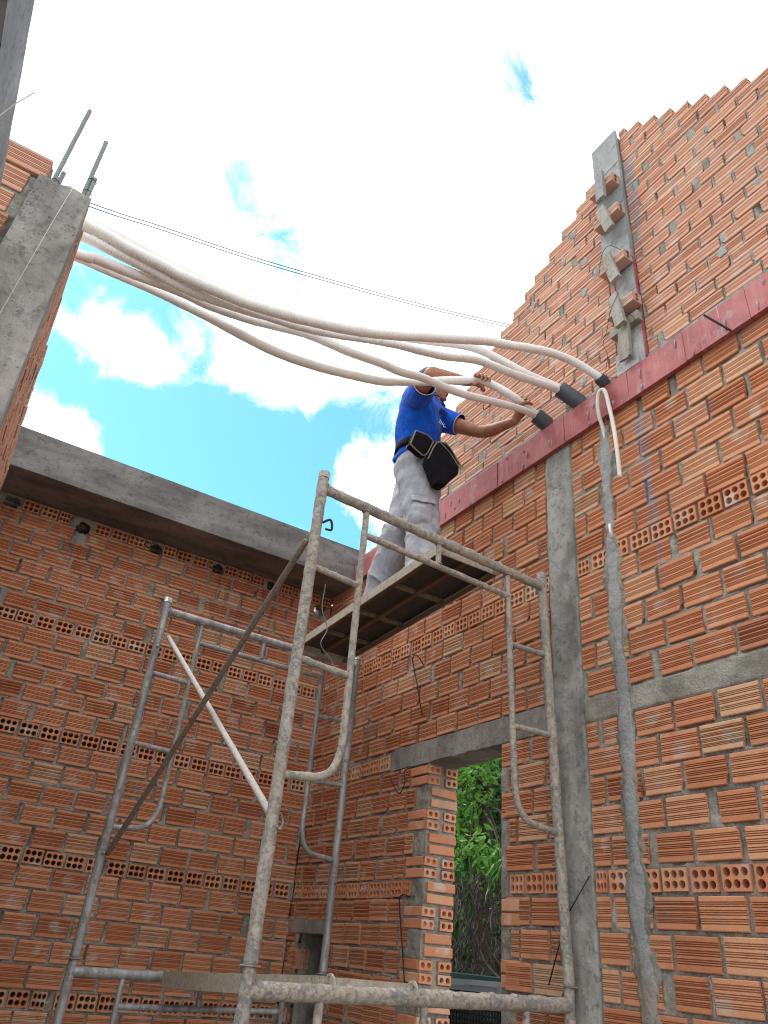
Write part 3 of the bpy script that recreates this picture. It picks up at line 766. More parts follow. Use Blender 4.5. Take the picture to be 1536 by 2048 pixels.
# ------------------------------------------------------------------ concrete column in wall B
def lumpy_panel(name, axis_u, z_rng, x_face, x_back, mat, edge=.006, relief=.004, seed=1, res=.008, parent=None, ctr=None, sc=20, mid=None):
    """slab proud of the right wall. axis_u = (y0,y1) or function z->(y0,y1)"""
    z0, z1 = z_rng; nz_ = max(2, int((z1-z0)/res)); V = []; F = []
    f = axis_u if callable(axis_u) else (lambda z: axis_u)
    w0, w1 = f((z0+z1)/2); nu = max(4, int((w1-w0)/res))
    zs = np.linspace(z0, z1, nz_+1)
    ea = fbm(np.stack([zs*14, zs*0+seed, zs*0], 1), seed, 3)*edge; eb = fbm(np.stack([zs*14, zs*0+seed+9, zs*0], 1), seed+4, 3)*edge
    for j, z in enumerate(zs):
        y0, y1 = f(z); y0 += ea[j]; y1 += eb[j]
        V.append((x_back, y0, z))
        for i in range(nu+1):
            V.append((x_face, y0+(y1-y0)*i/nu, z))
        V.append((x_back, y1, z))
    V = np.array(V); c = nu+3; fr = np.array([(k % c) not in (0, c-1) for k in range(len(V))])
    d = fbm(V*sc, seed+7, 3)*relief+vnoise(V*sc*6, seed)*relief*.25; V[fr, 0] += d[fr]
    if mid is not None:       # rounded section
        ii = (np.arange(len(V)) % c-1)/nu; V[fr, 0] += (mid*(2*ii-1)**2)[fr]
    for j in range(nz_):
        for i in range(c-1): F.append((j*c+i, (j+1)*c+i, (j+1)*c+i+1, j*c+i+1))
    b = MB(); b.add(V, F); b.f.append(tuple(range(c))); b.f.append(tuple(nz_*c+i for i in range(c))[::-1])
    return b.build(name, mat, parent, smooth=True)
o = lumpy_panel('concrete_column', (CY0+.004, CY1-.004), (-1.55, 2.515), XB-.006, XB+.15, M_CONC, .006, .004, 3, .01)
tag(o, 'rough dark grey concrete column in the right wall below the red board', 'column')

# wet cement chase with the conduit
def chase(z):
    c = np.interp(z, [-.2, .0, .18, .43, .6, .8, 1.1, 1.34, 1.6, 1.82, 2.1, 2.45], [2.066, 2.06, 2.082, 2.071, 2.074, 2.068, 2.062, 2.066, 2.06, 2.056, 2.05, 2.044])
    w = .028+.005*math.sin(z*9)+.004*math.sin(z*23+1)
    if z > 2.40: w *= max(.3, (2.50-z)/.1)
    if 1.79 < z < 1.83: w *= .6
    return (c-w, c+w)
o = lumpy_panel('cement_strip', chase, (-.75, 2.43), XB-.0135, XB+.004, M_PLASTER, .014, .004, 12, .006, mid=.006, sc=30)
tag(o, 'wavy grey strip of fresh cement running down the nearest brick wall', 'cement strip')
def chase2(z):
    a_, b_ = chase(z); k_ = 1.0+.55*math.sin(z*5.3+.5)
    return (a_-(.012+.007*math.sin(z*31))*k_, b_+(.016+.008*math.sin(z*19+2))*k_)
o2 = lumpy_panel('cement_spread', chase2, (-.75, 2.42), XB-.009, XB+.006, M_SANDY, .030, .007, 15, .006, mid=.006, sc=42)
o2.parent = o
cp = catmull([(XB+.006, 2.040, 2.30), (XB-.010, 2.038, 2.40), (XB-.045, 2.030, 2.50), (XB-.06, 2.012, 2.585), (XB-.062, 1.985, 2.612), (XB-.06, 1.962, 2.585), (XB-.055, 1.950, 2.48), (XB-.05, 1.938, 2.34), (XB-.05, 1.932, 2.20), (XB-.05, 1.930, 2.035)], 10)
t = thing('conduit_hose', 'white plastic conduit bent into a loop out of the cement strip, below the red board', 'conduit', cp[-1])
MB().tube(cp, .0105, 12).build('tube', M_CONDUIT, t, True)
MB().tube([(XB-.004, 2.053, 1.775), (XB-.006, 2.052, 1.85)], .010, 12).build('tube', M_CONDUIT, t, True)

# ------------------------------------------------------------------ red formwork board
t = thing('formwork_board', 'long red plywood formwork board running along the right wall below the gable', 'board', (XB-.03, 2.8, 2.47))
ys = [-.6, -.05, .56, 1.17, 1.50, 1.84, 2.29, 2.52, 2.86, 3.22, 3.56, 4.0, 4.46, 4.615]
for i in range(len(ys)-1):
    b = MB(); dx = random.uniform(-.002, .002)
    rough_box(b, XB-.034+dx, XB-.008, ys[i]+.0015, ys[i+1]-.0015, 2.468+random.uniform(-.002, .002), 2.652+random.uniform(-.003, .003), .03, .002, i)
    b.build('board_panel', M_PLY, t)
    for q_ in range(random.randint(2, 5)):
        yy = random.uniform(ys[i]+.02, ys[i+1]-.02); zz = random.uniform(2.48, 2.645); L_d = random.uniform(.01, .06); P_ = [Vector((XB-.0345, yy, zz)), Vector((XB-.0355, yy+.002, zz-L_d*.5)), Vector((XB-.035, yy+.001, max(2.469, zz-L_d)))]
        MB().tube(P_, [random.uniform(.003, .008), random.uniform(.002, .004), .0015], 7).build('cement_drip', M_PLASTER, t, True)
b = MB(); rough_box(b, XB-.004, XB+.199, -.6, YA+.19, 2.562, 2.6998, .05, .002, 9); tag(b.build('ring_beam', M_CONC), 'grey concrete ring beam behind the red board on the right wall', 'beam')
for (a, c) in (((XB-.035, 1.358, 2.60), (XB-.16, 1.30, 2.47)),):
    pass
tag(MB().tube([(XB-.03, 1.265, 2.470), (XB-.10, 1.335, 2.585)], .005, 8).build('steel_pin', M_WIRE), 'dark steel pin sticking out under the red board', 'pin')

# ------------------------------------------------------------------ gable wall
def zl(y): return 4.44-.675*(y-1.90)     # left slope
def zr(y): return 4.66+.78*(y-1.72)      # right slope
PY0, PY1 = 1.722, 1.900
GP = .0835
for side in (0, 1):
    if side == 0: Wg = Wall('gable_wall', 'stepped brick gable left of the upper column, above the red board', 'B', XB, 3.0)
    else: Wg = Wall('gable_wall', 'stepped brick gable right of the upper column, highest brickwork at the right edge', 'B', XB, 1.2)
    Wg.crev = .22; random.seed(41+side); ends = []; i = 0; z = 2.704; ci = 0
    while z+.074 < 4.66:
        z1 = z+.0735
        if side == 0:
            ym = 1.90+(4.44-z1)/.675; ym = min(ym, 4.60)
            a, b_ = PY1+.006, ym+random.uniform(-.02, .02)
        else:
            ym = 1.72+(z1-4.66)/.78; a, b_ = max(-.60, ym), PY0-.004
        if b_-a > .05:
            jit = random.uniform(-.012, .012)      # teeth at the stepped end are whole or half bricks
            off = b_-20*.188+jit*.3 if side == 0 else (a+.006 if a > -.59 else -.60-(ci*.107) % .188)
            Wg.course(z, z1, [(a, b_)], off, L=.176, joint=.012, meshes=GAB, wob=.002, gap=.18, wave=.003)
            ends.append((z, z1, a, b_))
            if side == 1 and a > -.59:      # the end brick of each step shows its four holes
                nm = Wg.items['brick']; tgt = [q for q in nm if abs(q[1][2]-(z+z1)/2) < .01]
                tgt.sort(key=lambda q: q[1][1]); q = tgt[0]; nm[nm.index(q)] = (GABH[ci % 3], q[1], q[2], q[3], q[4], q[5])
        z += GP; ci += 1
    E_ = np.array(ends)
    def keepG(u, zc, E_=E_, side=side):
        k = np.zeros(u.shape, bool)
        for (a0, a1, l, r) in E_: k |= (zc >= a0-.014) & (zc < a1+.0) & (u > l+.006) & (u < r-.006)
        return k
    lo, hi = (PY1-.0, 4.62) if side == 0 else (-.60, PY0)
    Wg.mortar(lo, hi, 2.655, 4.66, keepG, res=.0085, base=.0005, amp=.004, flush=0)
    bk = MB()
    for (a0, a1, l, r) in ends: bk.box(XB+.022, XB+.08, l+.012, r-.012, a0-.0128 if a0 > 2.71 else 2.70, a1+.0002)
    bk.build('backing', M_MORTAR, Wg.t)
    # smeared cement pats in wide joints
    for n_ in range(16 if side else 20):
        a0, a1, l, r = random.choice(ends)
        if r-l < .25: continue
        yc = random.uniform(l+.06, min(r-.08, 3.3)); w = random.uniform(.012, .024); hh = random.uniform(.028, .040)
        me = MB(); seg = 14; V = [(XB-.007, yc, (a0+a1)/2)]
        for q in range(seg):
            an = 2*PI*q/seg; rr = 1+random.uniform(-.22, .22); V.append((XB-.0045, yc+math.cos(an)*w*rr, (a0+a1)/2+math.sin(an)*hh*rr))
        for q in range(seg): V.append((XB+.02, V[1+q][1], V[1+q][2]))
        F = [(0, 1+(q+1) % seg, 1+q) for q in range(seg)]+[(1+q, 1+(q+1) % seg, 1+seg+(q+1) % seg, 1+seg+q) for q in range(seg)]
        me.add(V, F); me.build('mortar_patch', M_PLASTER, Wg.t)
    Wg.commit()

# upper column on the gable
t = thing('concrete_column', 'pale concrete column standing in the gable above the red board', 'column', (XB, 1.81, 2.70))
lumpy_panel('shaft', (PY0+.006, PY1-.004), (2.66, 4.58), XB-.012, XB+.11, M_PILLAR, .003, .003, 21, .01, t, sc=14)
b = MB()
for (y0, y1, z0, z1, xf, mt, nm) in ((PY0-.004, PY1+.012, 3.42, 4.62, XB-.034, M_BOARD, 'shutter_board'),
                                 (PY1-.038, PY1-.012, 2.70, 3.42, XB-.020, M_PLY, 'red_edge_board'), (PY0-.004, PY0+.002, 2.68, 3.40, XB-.018, M_PLY, 'red_edge_board')):
    b = MB(); rough_box(b, xf, XB-.0135 if nm == 'shutter_board' else XB+.0, y0, y1, z0, z1, .03, .002, int(z0*10)+int(y0*10)); b.build(nm, mt, t)
b = MB(); rough_box(b, XB-.050, XB-.0135, PY0-.006, PY1+.004, 2.925, 2.985, .02, .002, 5); b.build('cross_board', M_TIMBER, t)
b = MB(); b.obox((XB-.058, 1.815, 2.83), (.006, 0, 0), (0, .030, .003), (0, -.006, .125)); b.build('cleat', M_TIMBER, t)
b = MB(); b.obox((XB-.0575, 1.780, 2.825), (.012, 0, 0), (0, .006, 0), (0, -.004, .120)); b.build('cleat', M_TIMBER, t)
b = MB(); rough_box(b, XB-.030, XB-.0136, PY0+.04, PY1-.0, 2.66, 2.80, .02, .003, 8); b.build('cement_patch', M_PILLAR, t)
# brick-and-batten clamps
order = ['topmost', 'second from the top', 'third from the top', 'lowest']
for i, (zc, yb, tilt, zl_, yl_, tl, mt) in enumerate(((4.11, 1.80, .10, 4.08, 1.81, .02, M_BOARD), (3.81, 1.79, -.02, 3.76, 1.80, -.22, M_TIMBER), (3.42, 1.795, .04, 3.36, 1.81, -.20, M_TIMBER), (3.06, 1.775, .0, 3.02, 1.80, -.12, M_TIMBER))):
    o = bpy.data.objects.new('spacer_brick', TANB[i % 3]); COL.objects.link(o)
    dx = .036 if zc > 3.42 else .022
    o.matrix_basis = Matrix.Translation((XB-dx-.064, yb+.018, zc)) @ Matrix.Rotation(tilt, 4, 'X') @ Matrix.Rotation(-PI/2, 4, 'Z') @ Matrix.Diagonal((1.02, .82, .92, 1))
    tag(o, 'loose hollow brick clamped across the upper column, %s of the four' % order[i], 'brick', 'clamped bricks on the upper column')
    b = MB(); rough_box(b, -.012, .012, -.030, .030, -.12, .12, .02, .0015, i); me = b.mesh('timber_batten', mt)
    o = link('timber_batten', me); o.matrix_basis = Matrix.Translation((XB-dx-.064-.0135, yl_, zl_)) @ Matrix.Rotation(tl, 4, 'X')
    tag(o, 'grey timber batten wired over the clamped brick, %s of the four' % order[i], 'batten', 'battens on the upper column')
# tie wires round it
def wire(pts, label, r=.0016, mat=None, name='tie_wire', group=None, cat='wire', k=8):
    o = MB().tube(catmull(pts, k), r, 6).build(name, mat or M_WIRE, None, True); return tag(o, label, cat, group)
wire([(XB-.12, 1.88, 3.34), (XB-.125, 1.84, 3.48), (XB-.12, 1.78, 3.50), (XB-.05, 1.72, 3.42)], 'thin black wire looped over the third clamp on the upper column')
wire([(XB-.02, 2.12, 2.99), (XB-.04, 2.0, 2.965), (XB-.05, 1.93, 2.98), (XB-.115, 1.83, 3.03), (XB-.11, 1.77, 3.12)], 'loose black wire hanging left of the lowest clamp')
wire([(XB-.02, 1.90, 2.66), (XB-.03, 1.97, 2.72), (XB-.03, 1.95, 2.85), (XB-.03, 1.97, 2.96), (XB-.025, 1.91, 3.0)], 'long loose black wire on the gable just left of the upper column')
wire([(XB-.055, 1.88, 2.99), (XB-.07, 1.80, 3.02), (XB-.065, 1.74, 2.95), (XB-.055, 1.73, 2.90)], 'black wire curving over the cross board at the foot of the upper column')
for q_, zz in enumerate((4.28, 3.90, 3.15)):
    wire([(XB-.037, PY1+.01, zz-.012), (XB-.038, 1.81, zz+.002), (XB-.037, PY0-.006, zz+.01)], 'thin tie wire drawn tight across the upper column, %s' % ('near its top', 'between the first and second clamps', 'just above the lowest clamp')[q_], .0012, group='tie wires on the upper column')

# ------------------------------------------------------------------ left: wall C, column, brick pier, near beam
XC = -.195
C = Wall('brick_wall', 'left brick wall seen almost edge-on behind the near concrete column', 'C', XC, 3.6)
random.seed(53)
for i, (a, b_) in enumerate(rows(2.437, 14, .80)): C.course(a, b_, [(2.40, YA-.01)], (i % 2)*.095+random.uniform(-.02, .02), L=.173, joint=.017, gap=.1, meshes=STRC)
C.mortar(2.40, YA-.003, .74, 2.43, lambda u, z: np.ones(u.shape, bool), res=.012, base=.003)
bk = MB(); bk.box(XC-.10, XC-.079, 2.40, YA-.003, -1.55, 2.43); bk.box(XC-.0785, XC-.003, 2.40, YA-.003, -1.55, .738); bk.build('backing', M_MORTAR, C.t)
C.commit()
def colshape():
    b = MB(); rough_box(b, -.388, XC-.002, 2.20, 2.395, -1.55, 2.378, .02, .005, 17, sc=12)
    V = []
    for (x, y, z) in b.v:
        if z > 2.30: z += .018*vnoise(np.array([[x*22, y*22, 0]]), 3)[0]*(z-2.30)/.08-.012*(x+.3)*4*(z-2.3)/.08*.3
        if x > XC-.05: x += .030*min(1, max(0, (2.25-z)/.9))*(x-(XC-.05))/.05
        V.append((x, y, z))
    b.v = V; return b
o = colshape().build('concrete_column', M_CONC, None, False)
tag(o, 'near grey concrete column at the left with steel bars on top', 'column')
for i, (p, q_) in enumerate((((-.352, 2.30, 2.36), (-.353, 2.30, 2.972)), ((-.236, 2.30, 2.36), (-.247, 2.30, 2.842)), ((-.338, 2.345, 2.36), (-.340, 2.345, 2.60)))):
    P = resample([p, q_], .0025); n = len(P); R = [.0078+(.0016 if (k_ % 5) < 2 else 0) for k_ in range(n)]
    t = thing('rebar', ('tallest ribbed steel bar rising from the left column', 'shorter ribbed steel bar at the right corner of the left column', 'short blue-grey stub of steel bar between the two tall ones')[i], 'rebar', p, 'steel bars on top of the left column')
    MB().tube(P, R, 10).build('bar', M_REBAR, t, True)
    if i < 2:
        z0 = 2.37; zt_ = 2.50 if i == 0 else 2.60
        P2 = resample([(p[0]+.013, p[1]-.006, z0), (p[0]+.012, p[1]-.006, zt_)], .0025)
        MB().tube(P2, [.0075+(.0016 if (k_ % 5) < 2 else 0) for k_ in range(len(P2))], 10).build('lap_bar', M_REBAR, t, True)
        for zz in (zt_-.02, zt_-.09):
            ring = [(p[0]+.006+.017*math.cos(a), p[1]-.003+.013*math.sin(a), zz+.002*math.sin(3*a)) for a in np.linspace(0, 6.2, 16)]
            MB().tube(ring, .0013, 5).build('tie', M_WIRE, t, True)
Lw = Wall('brick_wall', 'stack-toothed orange brick wall at the left edge beside the near column', 'A', 2.215, -.7)
random.seed(61)
tops = [(2.376, 2.484, -.412), (2.258, 2.364, -.405), (2.140, 2.246, -.418), (2.022, 2.128, -.402), (1.904, 2.010, -.418), (1.786, 1.892, -.404), (1.668, 1.774, -.418), (1.55, 1.656, -.404)]
for i, (z0, z1, xr) in enumerate(tops):
    Lw.course(z0, z1, [(-1.6, xr+(.055 if i == 0 else 0))], xr+(.055 if i == 0 else 0)-.178-9*.198, L=.178, joint=.02, gap=0, meshes=STRC)
Lw.mortar(-1.6, -.385, 1.40, 2.484, lambda u, z: (z < 2.37) | (u < -.375), res=.008, base=.004)
bk = MB(); bk.box(-1.6, -.392, 2.237, 2.33, -1.55, 2.370); bk.box(-1.6, -.36, 2.237, 2.31, 2.3702, 2.47); bk.box(-1.6, -.392, 2.22, 2.2365, -1.55, 1.398); bk.build('backing', M_MORTAR, Lw.t)
Lw.commit()
b = MB(); rough_box(b, -.72, -.457, -1.2, 2.19, 1.888, 2.150, .04, .003, 33); o = b.build('near_beam', M_CONCB)
tag(o, 'bluish concrete beam overhead at the top left corner', 'beam')
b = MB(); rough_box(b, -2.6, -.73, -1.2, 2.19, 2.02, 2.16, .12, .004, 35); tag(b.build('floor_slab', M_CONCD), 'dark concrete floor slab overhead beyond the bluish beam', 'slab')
# string down the column
wire([(-.268, 2.185, 2.37), (-.275, 2.178, 2.2), (-.283, 2.176, 2.0), (-.290, 2.178, 1.8), (-.30, 2.18, 1.55)], 'thin pale string hanging down the front of the left column', .0011, M_CONDUIT, 'string', cat='string')
wire([(-.475, 1.7, 1.86), (-.44, 1.68, 2.0), (-.40, 1.66, 2.10)], 'white cord crossing the bluish beam at the left edge', .0018, M_CONDUIT, 'cord', cat='cord')

# ------------------------------------------------------------------ scaffold
def crusty(P, r, mat, name, parent, amp=.0015, seed=0, n=16, step=.012, top=0.0):
    P = resample(P, step); b = MB(); b.tube(P, r, n); V = np.array(b.v); cc = np.repeat(np.array([list(p) for p in P]), n, 0)
    dirs = (V-cc)/r; d = amp*np.clip(fbm(V*40, seed, 3)*1.6+.1, -.4, 2)
    if top: d = d+top*np.clip(dirs[:, 2], 0, 1)*np.clip(fbm(V*48, seed+5, 3)*2.0-.1, 0, 1)
    V = V+dirs*d[:, None]; b.v = [tuple(v) for v in V]
    return b.build(name, mat, parent, True)
def frame(P0, P1, Pt0, Pt1, label, mats, h0, dz, amp, cat='scaffold frame', group='scaffold frames', seed=0, lower=None, post_r=.0215, tops=.003):
    """P0/P1 post feet, Pt0/Pt1 post tops; u across 0..1, h height above the coupler"""
    P0, P1, Pt0, Pt1 = map(Vector, (P0, P1, Pt0, Pt1)); H = Pt0.z-P0.z
    def Q(u, h): return P0.lerp(P1, u).lerp(Pt0.lerp(Pt1, u), h/H)
    t = thing('scaffold', label, cat, P0, group); m1, m2 = mats
    for j, u in enumerate((0, 1)):
        crusty([Q(u, -h0), Q(u, H)], post_r, m1, 'post', t, amp, seed+j, step=.014)
        MB().tube([Q(u, H), Q(u, H+.002), Q(u, H+.0021), Q(u, H+.03)], [post_r+.002, post_r+.002, post_r+.0015, post_r+.0015], 16).build('coupler', m1, t, True)
    a, b_ = .175, .815; ht = H-.045
    crusty([Q(0, ht), Q(1, ht)], .021, m1, 'top_bar', t, amp, seed+3, top=tops)
    crusty([Q(a, ht-.13), Q(b_, ht-.13)], .0135, m2, 'middle_bar', t, amp*.7, seed+4, top=tops*.5)
    crusty([Q(.485, ht-.012), Q(.485, ht-.13)], .0125, m2, 'strut', t, amp*.5, seed+5)
    for s, ua, ue in ((1, a, 0), (-1, b_, 1)):
        pts = [Q(ua, ht-.015), Q(ua, .72)]
        arc = [Q(ua+(ue-ua)*f, hh) for f, hh in ((0, .70), (.03, .64), (.13, .585), (.30, .555), (.52, .545), (1, .535))]
        crusty(pts[:1]+resample(pts, .2)[1:-1]+catmull(arc, 5), .0135, m2, 'ladder_tube', t, amp*.7, seed+6+s, step=.012, top=tops*.4)
        for hh in (.935, 1.305): crusty([Q(ua, hh-.01), Q(ue, hh)], .0125, m2, 'rung', t, amp*.7, seed+int(hh*10)+s, top=tops*.6)
    for u, hh, rr in ((0, ht, .026), (1, ht, .026), (a, ht-.02, .017), (b_, ht-.02, .017), (.485, ht-.02, .015), (.485, ht-.118, .015)):
        c0_ = Q(u, hh); dx_ = (Q(1, hh)-Q(0, hh)).normalized(); vert = u not in (0, 1)
        if not vert: c0_ = c0_+dx_*(.021 if u == 0 else -.021)
        e1, e2 = (dx_, Vector((0, 1, 0))) if vert else (Vector((0, 1, 0)), Vector((0, 0, 1)))
        MB().tube([c0_+(e1*math.cos(t_)+e2*math.sin(t_))*rr*(1+.06*math.sin(5*t_)) for t_ in np.linspace(0, 2*PI, 20)], .0035, 6).build('weld_bead', m1, t, True)
    for u, hh in ((0, .42), (0, 1.44), (1, .42), (1, 1.44)):
        d = Vector((0, .045 if P0.y < 3 else -.045, 0)); MB().tube([Q(u, hh), Q(u, hh)+d], .006, 8).build('lock_pin', m2, t, True)
    return t, Q
F0, F1, FT0, FT1 = (.993, 2.317, -.05), (2.325, 2.400, -.03), (.986, 2.319, 1.655), (2.262, 2.416, 1.66)
tF, QF = frame(F0, F1, FT0, FT1, 'front upper scaffold frame caked in beige cement, its tall left post nearest the camera', (M_CRUST, M_CRUST), 0, 0, .0022, seed=10, tops=.006)
R0, R1, RT0, RT1 = (.840, 3.909, -.115), (2.111, 3.966, -.095), (.842, 3.909, 1.590), (2.110, 3.967, 1.608)
tR, QR = frame(R0, R1, RT0, RT1, 'rear upper scaffold frame of bare galvanised tube by the back wall', (M_ZINC, M_ZINC), 0, 0, .0006, seed=30, tops=.001)
# lower frames: only their tops reach the picture
def lowframe(P0, P1, label, mats, amp, seed, tops, zt, r=.0245):
    P0 = Vector(P0); P1 = Vector(P1); H = P0.z+1.55
    def Q(u, h): 
        p = P0.lerp(P1, u); p.z -= h; return p
    t = thing('scaffold', label, 'scaffold frame', Q(0, H), 'scaffold frames'); m1, m2 = mats
    for j, u in enumerate((0, 1)):
        crusty([Q(u, 1.50), Q(u, .002)], .0205, m1, 'post', t, amp, seed+j, step=.02)
        MB().tube([Q(u, .004), Q(u, .004)+Vector((0, 0, .004))], .031, 18).build('collar', m1, t, True)
    crusty([Q(0, zt), Q(1, zt)], r, m1, 'top_bar', t, amp, seed+3, top=tops)
    a, b_ = .185, .83
    crusty([Q(a, zt+.12), Q(b_, zt+.12)], .0135, m2, 'middle_bar', t, amp*.6, seed+4)
    crusty([Q(.485, zt+.01), Q(.485, zt+.12)], .0125, m2, 'strut', t, amp*.5, seed+5)
    for ua, ue in ((a, 0), (b_, 1)):
        arc = [Q(ua+(ue-ua)*f, 1.71-hh) for f, hh in ((0, .70), (.03, .64), (.13, .585), (.30, .555), (.52, .545), (1, .535))]
        crusty([Q(ua, zt+.01), Q(ua, 1.0)]+catmull(arc, 4), .0135, m2, 'ladder_tube', t, amp*.6, seed+7, step=.03)
        for hh in (.40, .77): crusty([Q(ua, hh), Q(ue, hh)], .0125, m2, 'rung', t, amp*.6, seed+8)
        MB().box(*[v for c_ in zip(Q(ue, 1.545)-Vector((.05, .05, 0)), Q(ue, 1.54)+Vector((.05, .05, .004))) for v in c_]).build('base_plate', m1, t)
    return t
lowframe(F0, (2.335, 2.412, -.03), 'front lower scaffold frame, its thick cement-spattered top bar crossing the bottom of the picture', (M_CRUST, M_CRUST), .0016, 50, .005, .062)
lowframe(R0, R1, 'rear lower scaffold frame of galvanised tube at the bottom left', (M_ZINC, M_ZINC), .0007, 70, .002, .052, .021)
# cross braces
t = thing('cross_brace', 'dark muddy diagonal brace crossing over the pale one on the scaffold', 'brace', QR(0, .41))
crusty([QF(0, 1.42)+Vector((-.02, .03, 0)), QR(0, .42)+Vector((.02, -.03, 0))], .0125, M_BRACE, 'tube', t, .0006, 3)
t = thing('cross_brace', 'pale grey diagonal brace crossing behind the dark one on the scaffold', 'brace', QF(0, .41))
crusty([QR(0, 1.555)+Vector((.045, -.03, -.05)), QF(0, .42)+Vector((.012, .055, 0))], .0125, M_BRACEW, 'tube', t, .0006, 5)
b = MB(); c0 = QF(0, .40)+Vector((.035, .05, -.0))
b.tube(catmull([c0+Vector((-.02, -.03, .01)), c0+Vector((.01, 0, .025)), c0+Vector((.028, .008, .0)), c0+Vector((.02, .006, -.022)), c0+Vector((0, 0, -.01))], 6), .004, 8); b.build('latch', M_CRUST, t, True)
# working planks
def plank(x0, x1, y0, y1, zt, label, seed, slope=.036, dh=.045):
    t = thing('scaffold_plank', label, 'scaffold plank', ((x0+x1)/2, y0, zt-dh))
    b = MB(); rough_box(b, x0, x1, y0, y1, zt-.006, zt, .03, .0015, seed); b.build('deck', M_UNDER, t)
    for (a, c) in ((x0-.004, x0+.0005), (x1-.0005, x1+.004)):
        b = MB(); rough_box(b, a, c, y0, y1, zt-dh, zt+.003, .02, .0012, seed+1); b.build('side_rail', M_RAIL, t)
    for a in (x0+.0006, x1-.024):
        MB().box(a, a+.0234, y0+.002, y1-.002, zt-dh, zt-dh+.003).build('rail_lip', M_RUST, t)
    for y in (y0-.002, y1-.004):
        MB().box(x0+.0006, x1-.0006, y, y+.006, zt-dh+.004, zt+.002).build('end_plate', M_RAIL, t)
    xm = (x0+x1)/2+.005
    b = MB(); rough_box(b, xm-.012, xm+.012, y0+.008, y1-.008, zt-.028, zt-.0062, .03, .001, seed+4); b.build('centre_rib', M_RUST, t)
    for f in (.30, .56, .80):
        y = y0+(y1-y0)*f; b = MB(); rough_box(b, x0+.002, xm-.0125, y-.015, y+.015, zt-.020, zt-.0063, .02, .002, seed+6); rough_box(b, xm+.0125, x1-.002, y-.015, y+.015, zt-.020, zt-.0063, .02, .002, seed+7); b.build('cross_rib', M_BRACE, t)
    for (xx, ye, s) in ((x0+.02, y0, -1), (x1-.02, y0, -1), (x0+.02, y1, 1), (x1-.02, y1, 1)):
        hk = []
        for a in np.linspace(-.4, PI*1.02, 12): hk.append(Vector((xx, ye+s*(.030-.030*math.cos(a)), zt-.026+.032*math.sin(a))))
        me = MB(); w = .0035; n = len(hk)
        V = []; 
        for k_, p in enumerate(hk):
            c_ = Vector((xx, ye+s*.030, zt-.026)); r_ = (p-c_).normalized(); hw = .020*(1-.4*abs(k_/(n-1)-.3))
            V += [p+r_*.005-Vector((w, 0, 0)), p+r_*.005+Vector((w, 0, 0)), p-r_*.003+Vector((w, 0, 0)), p-r_*.003-Vector((w, 0, 0))]
            if k_ < 5: V[-2] = p-r_*.016+Vector((w, 0, 0)); V[-1] = p-r_*.016-Vector((w, 0, 0))
        F = [(4*i+j, 4*i+(j+1) % 4, 4*i+4+(j+1) % 4, 4*i+4+j) for i in range(n-1) for j in range(4)]+[(3, 2, 1, 0), (4*n-4, 4*n-3, 4*n-2, 4*n-1)]
        me.add(V, F); me.build('hook', M_RAIL, t)
    for ch in t.children:
        for v in ch.data.vertices: v.co.z -= (v.co.y-y0)*slope
    return t
plank(1.664, 2.005, 2.452, 3.925, 1.648, 'upper steel scaffold plank with dark underside that the worker stands on', 3)
plank(1.255, 1.60, 2.375, 3.905, -.066, 'lower cement-covered steel plank seen edge-on at the bottom of the picture', 7, .050, .06)
MB()

# ------------------------------------------------------------------ hoses and sleeves
HA = [[-0.214,2.572,2.616],[-0.123,2.55,2.598],[-0.015,2.524,2.559],[0.143,2.487,2.521],[0.249,2.462,2.492],[0.408,2.425,2.468],[0.529,2.396,2.455],[0.698,2.356,2.455],[0.858,2.318,2.469],[1.021,2.28,2.493],[1.19,2.24,2.534],[1.32,2.209,2.578],[1.44,2.181,2.617],[1.665,2.128,2.691],[1.781,2.1,2.709],[1.98,2.054,2.749],[2.145,2.015,2.744],[2.27,1.958,2.664],[2.34,1.99,2.688]]
HB = [[-0.222,2.655,2.732],[-0.081,2.629,2.717],[0.145,2.587,2.66],[0.361,2.547,2.615],[0.552,2.511,2.602],[0.794,2.467,2.611],[1.044,2.42,2.642],[1.264,2.38,2.688],[1.458,2.344,2.741],[1.62,2.314,2.786],[1.744,2.291,2.805],[1.872,2.267,2.784],[2.045,2.235,2.749],[2.18,2.15,2.672],[2.33,2.18,2.70]]
HC = [[-0.211,2.593,2.57],[-0.104,2.574,2.551],[0.001,2.556,2.532],[0.107,2.537,2.511],[0.216,2.518,2.484],[0.323,2.499,2.47],[0.428,2.48,2.47],[0.551,2.458,2.475],[0.649,2.441,2.483],[0.782,2.417,2.488],[0.951,2.388,2.518],[1.124,2.357,2.562],[1.285,2.328,2.594],[1.399,2.308,2.606],[1.54,2.283,2.63],[1.675,2.259,2.672],[1.775,2.242,2.681],[1.925,2.205,2.662],[2.16,2.13,2.625],[2.33,2.165,2.67]]
HD = [[-0.199,2.615,2.48],[-0.13,2.609,2.497],[-0.03,2.599,2.497],[0.072,2.589,2.5],[0.176,2.579,2.506],[0.282,2.569,2.506],[0.394,2.558,2.497],[0.579,2.54,2.511],[0.703,2.529,2.535],[0.88,2.511,2.565],[1.07,2.493,2.56],[1.263,2.475,2.571],[1.375,2.464,2.568],[1.5,2.452,2.589],[1.629,2.44,2.587],[1.761,2.427,2.593],[1.94,2.41,2.626],[2.129,2.392,2.655],[2.235,2.385,2.652],[2.34,2.42,2.675]]
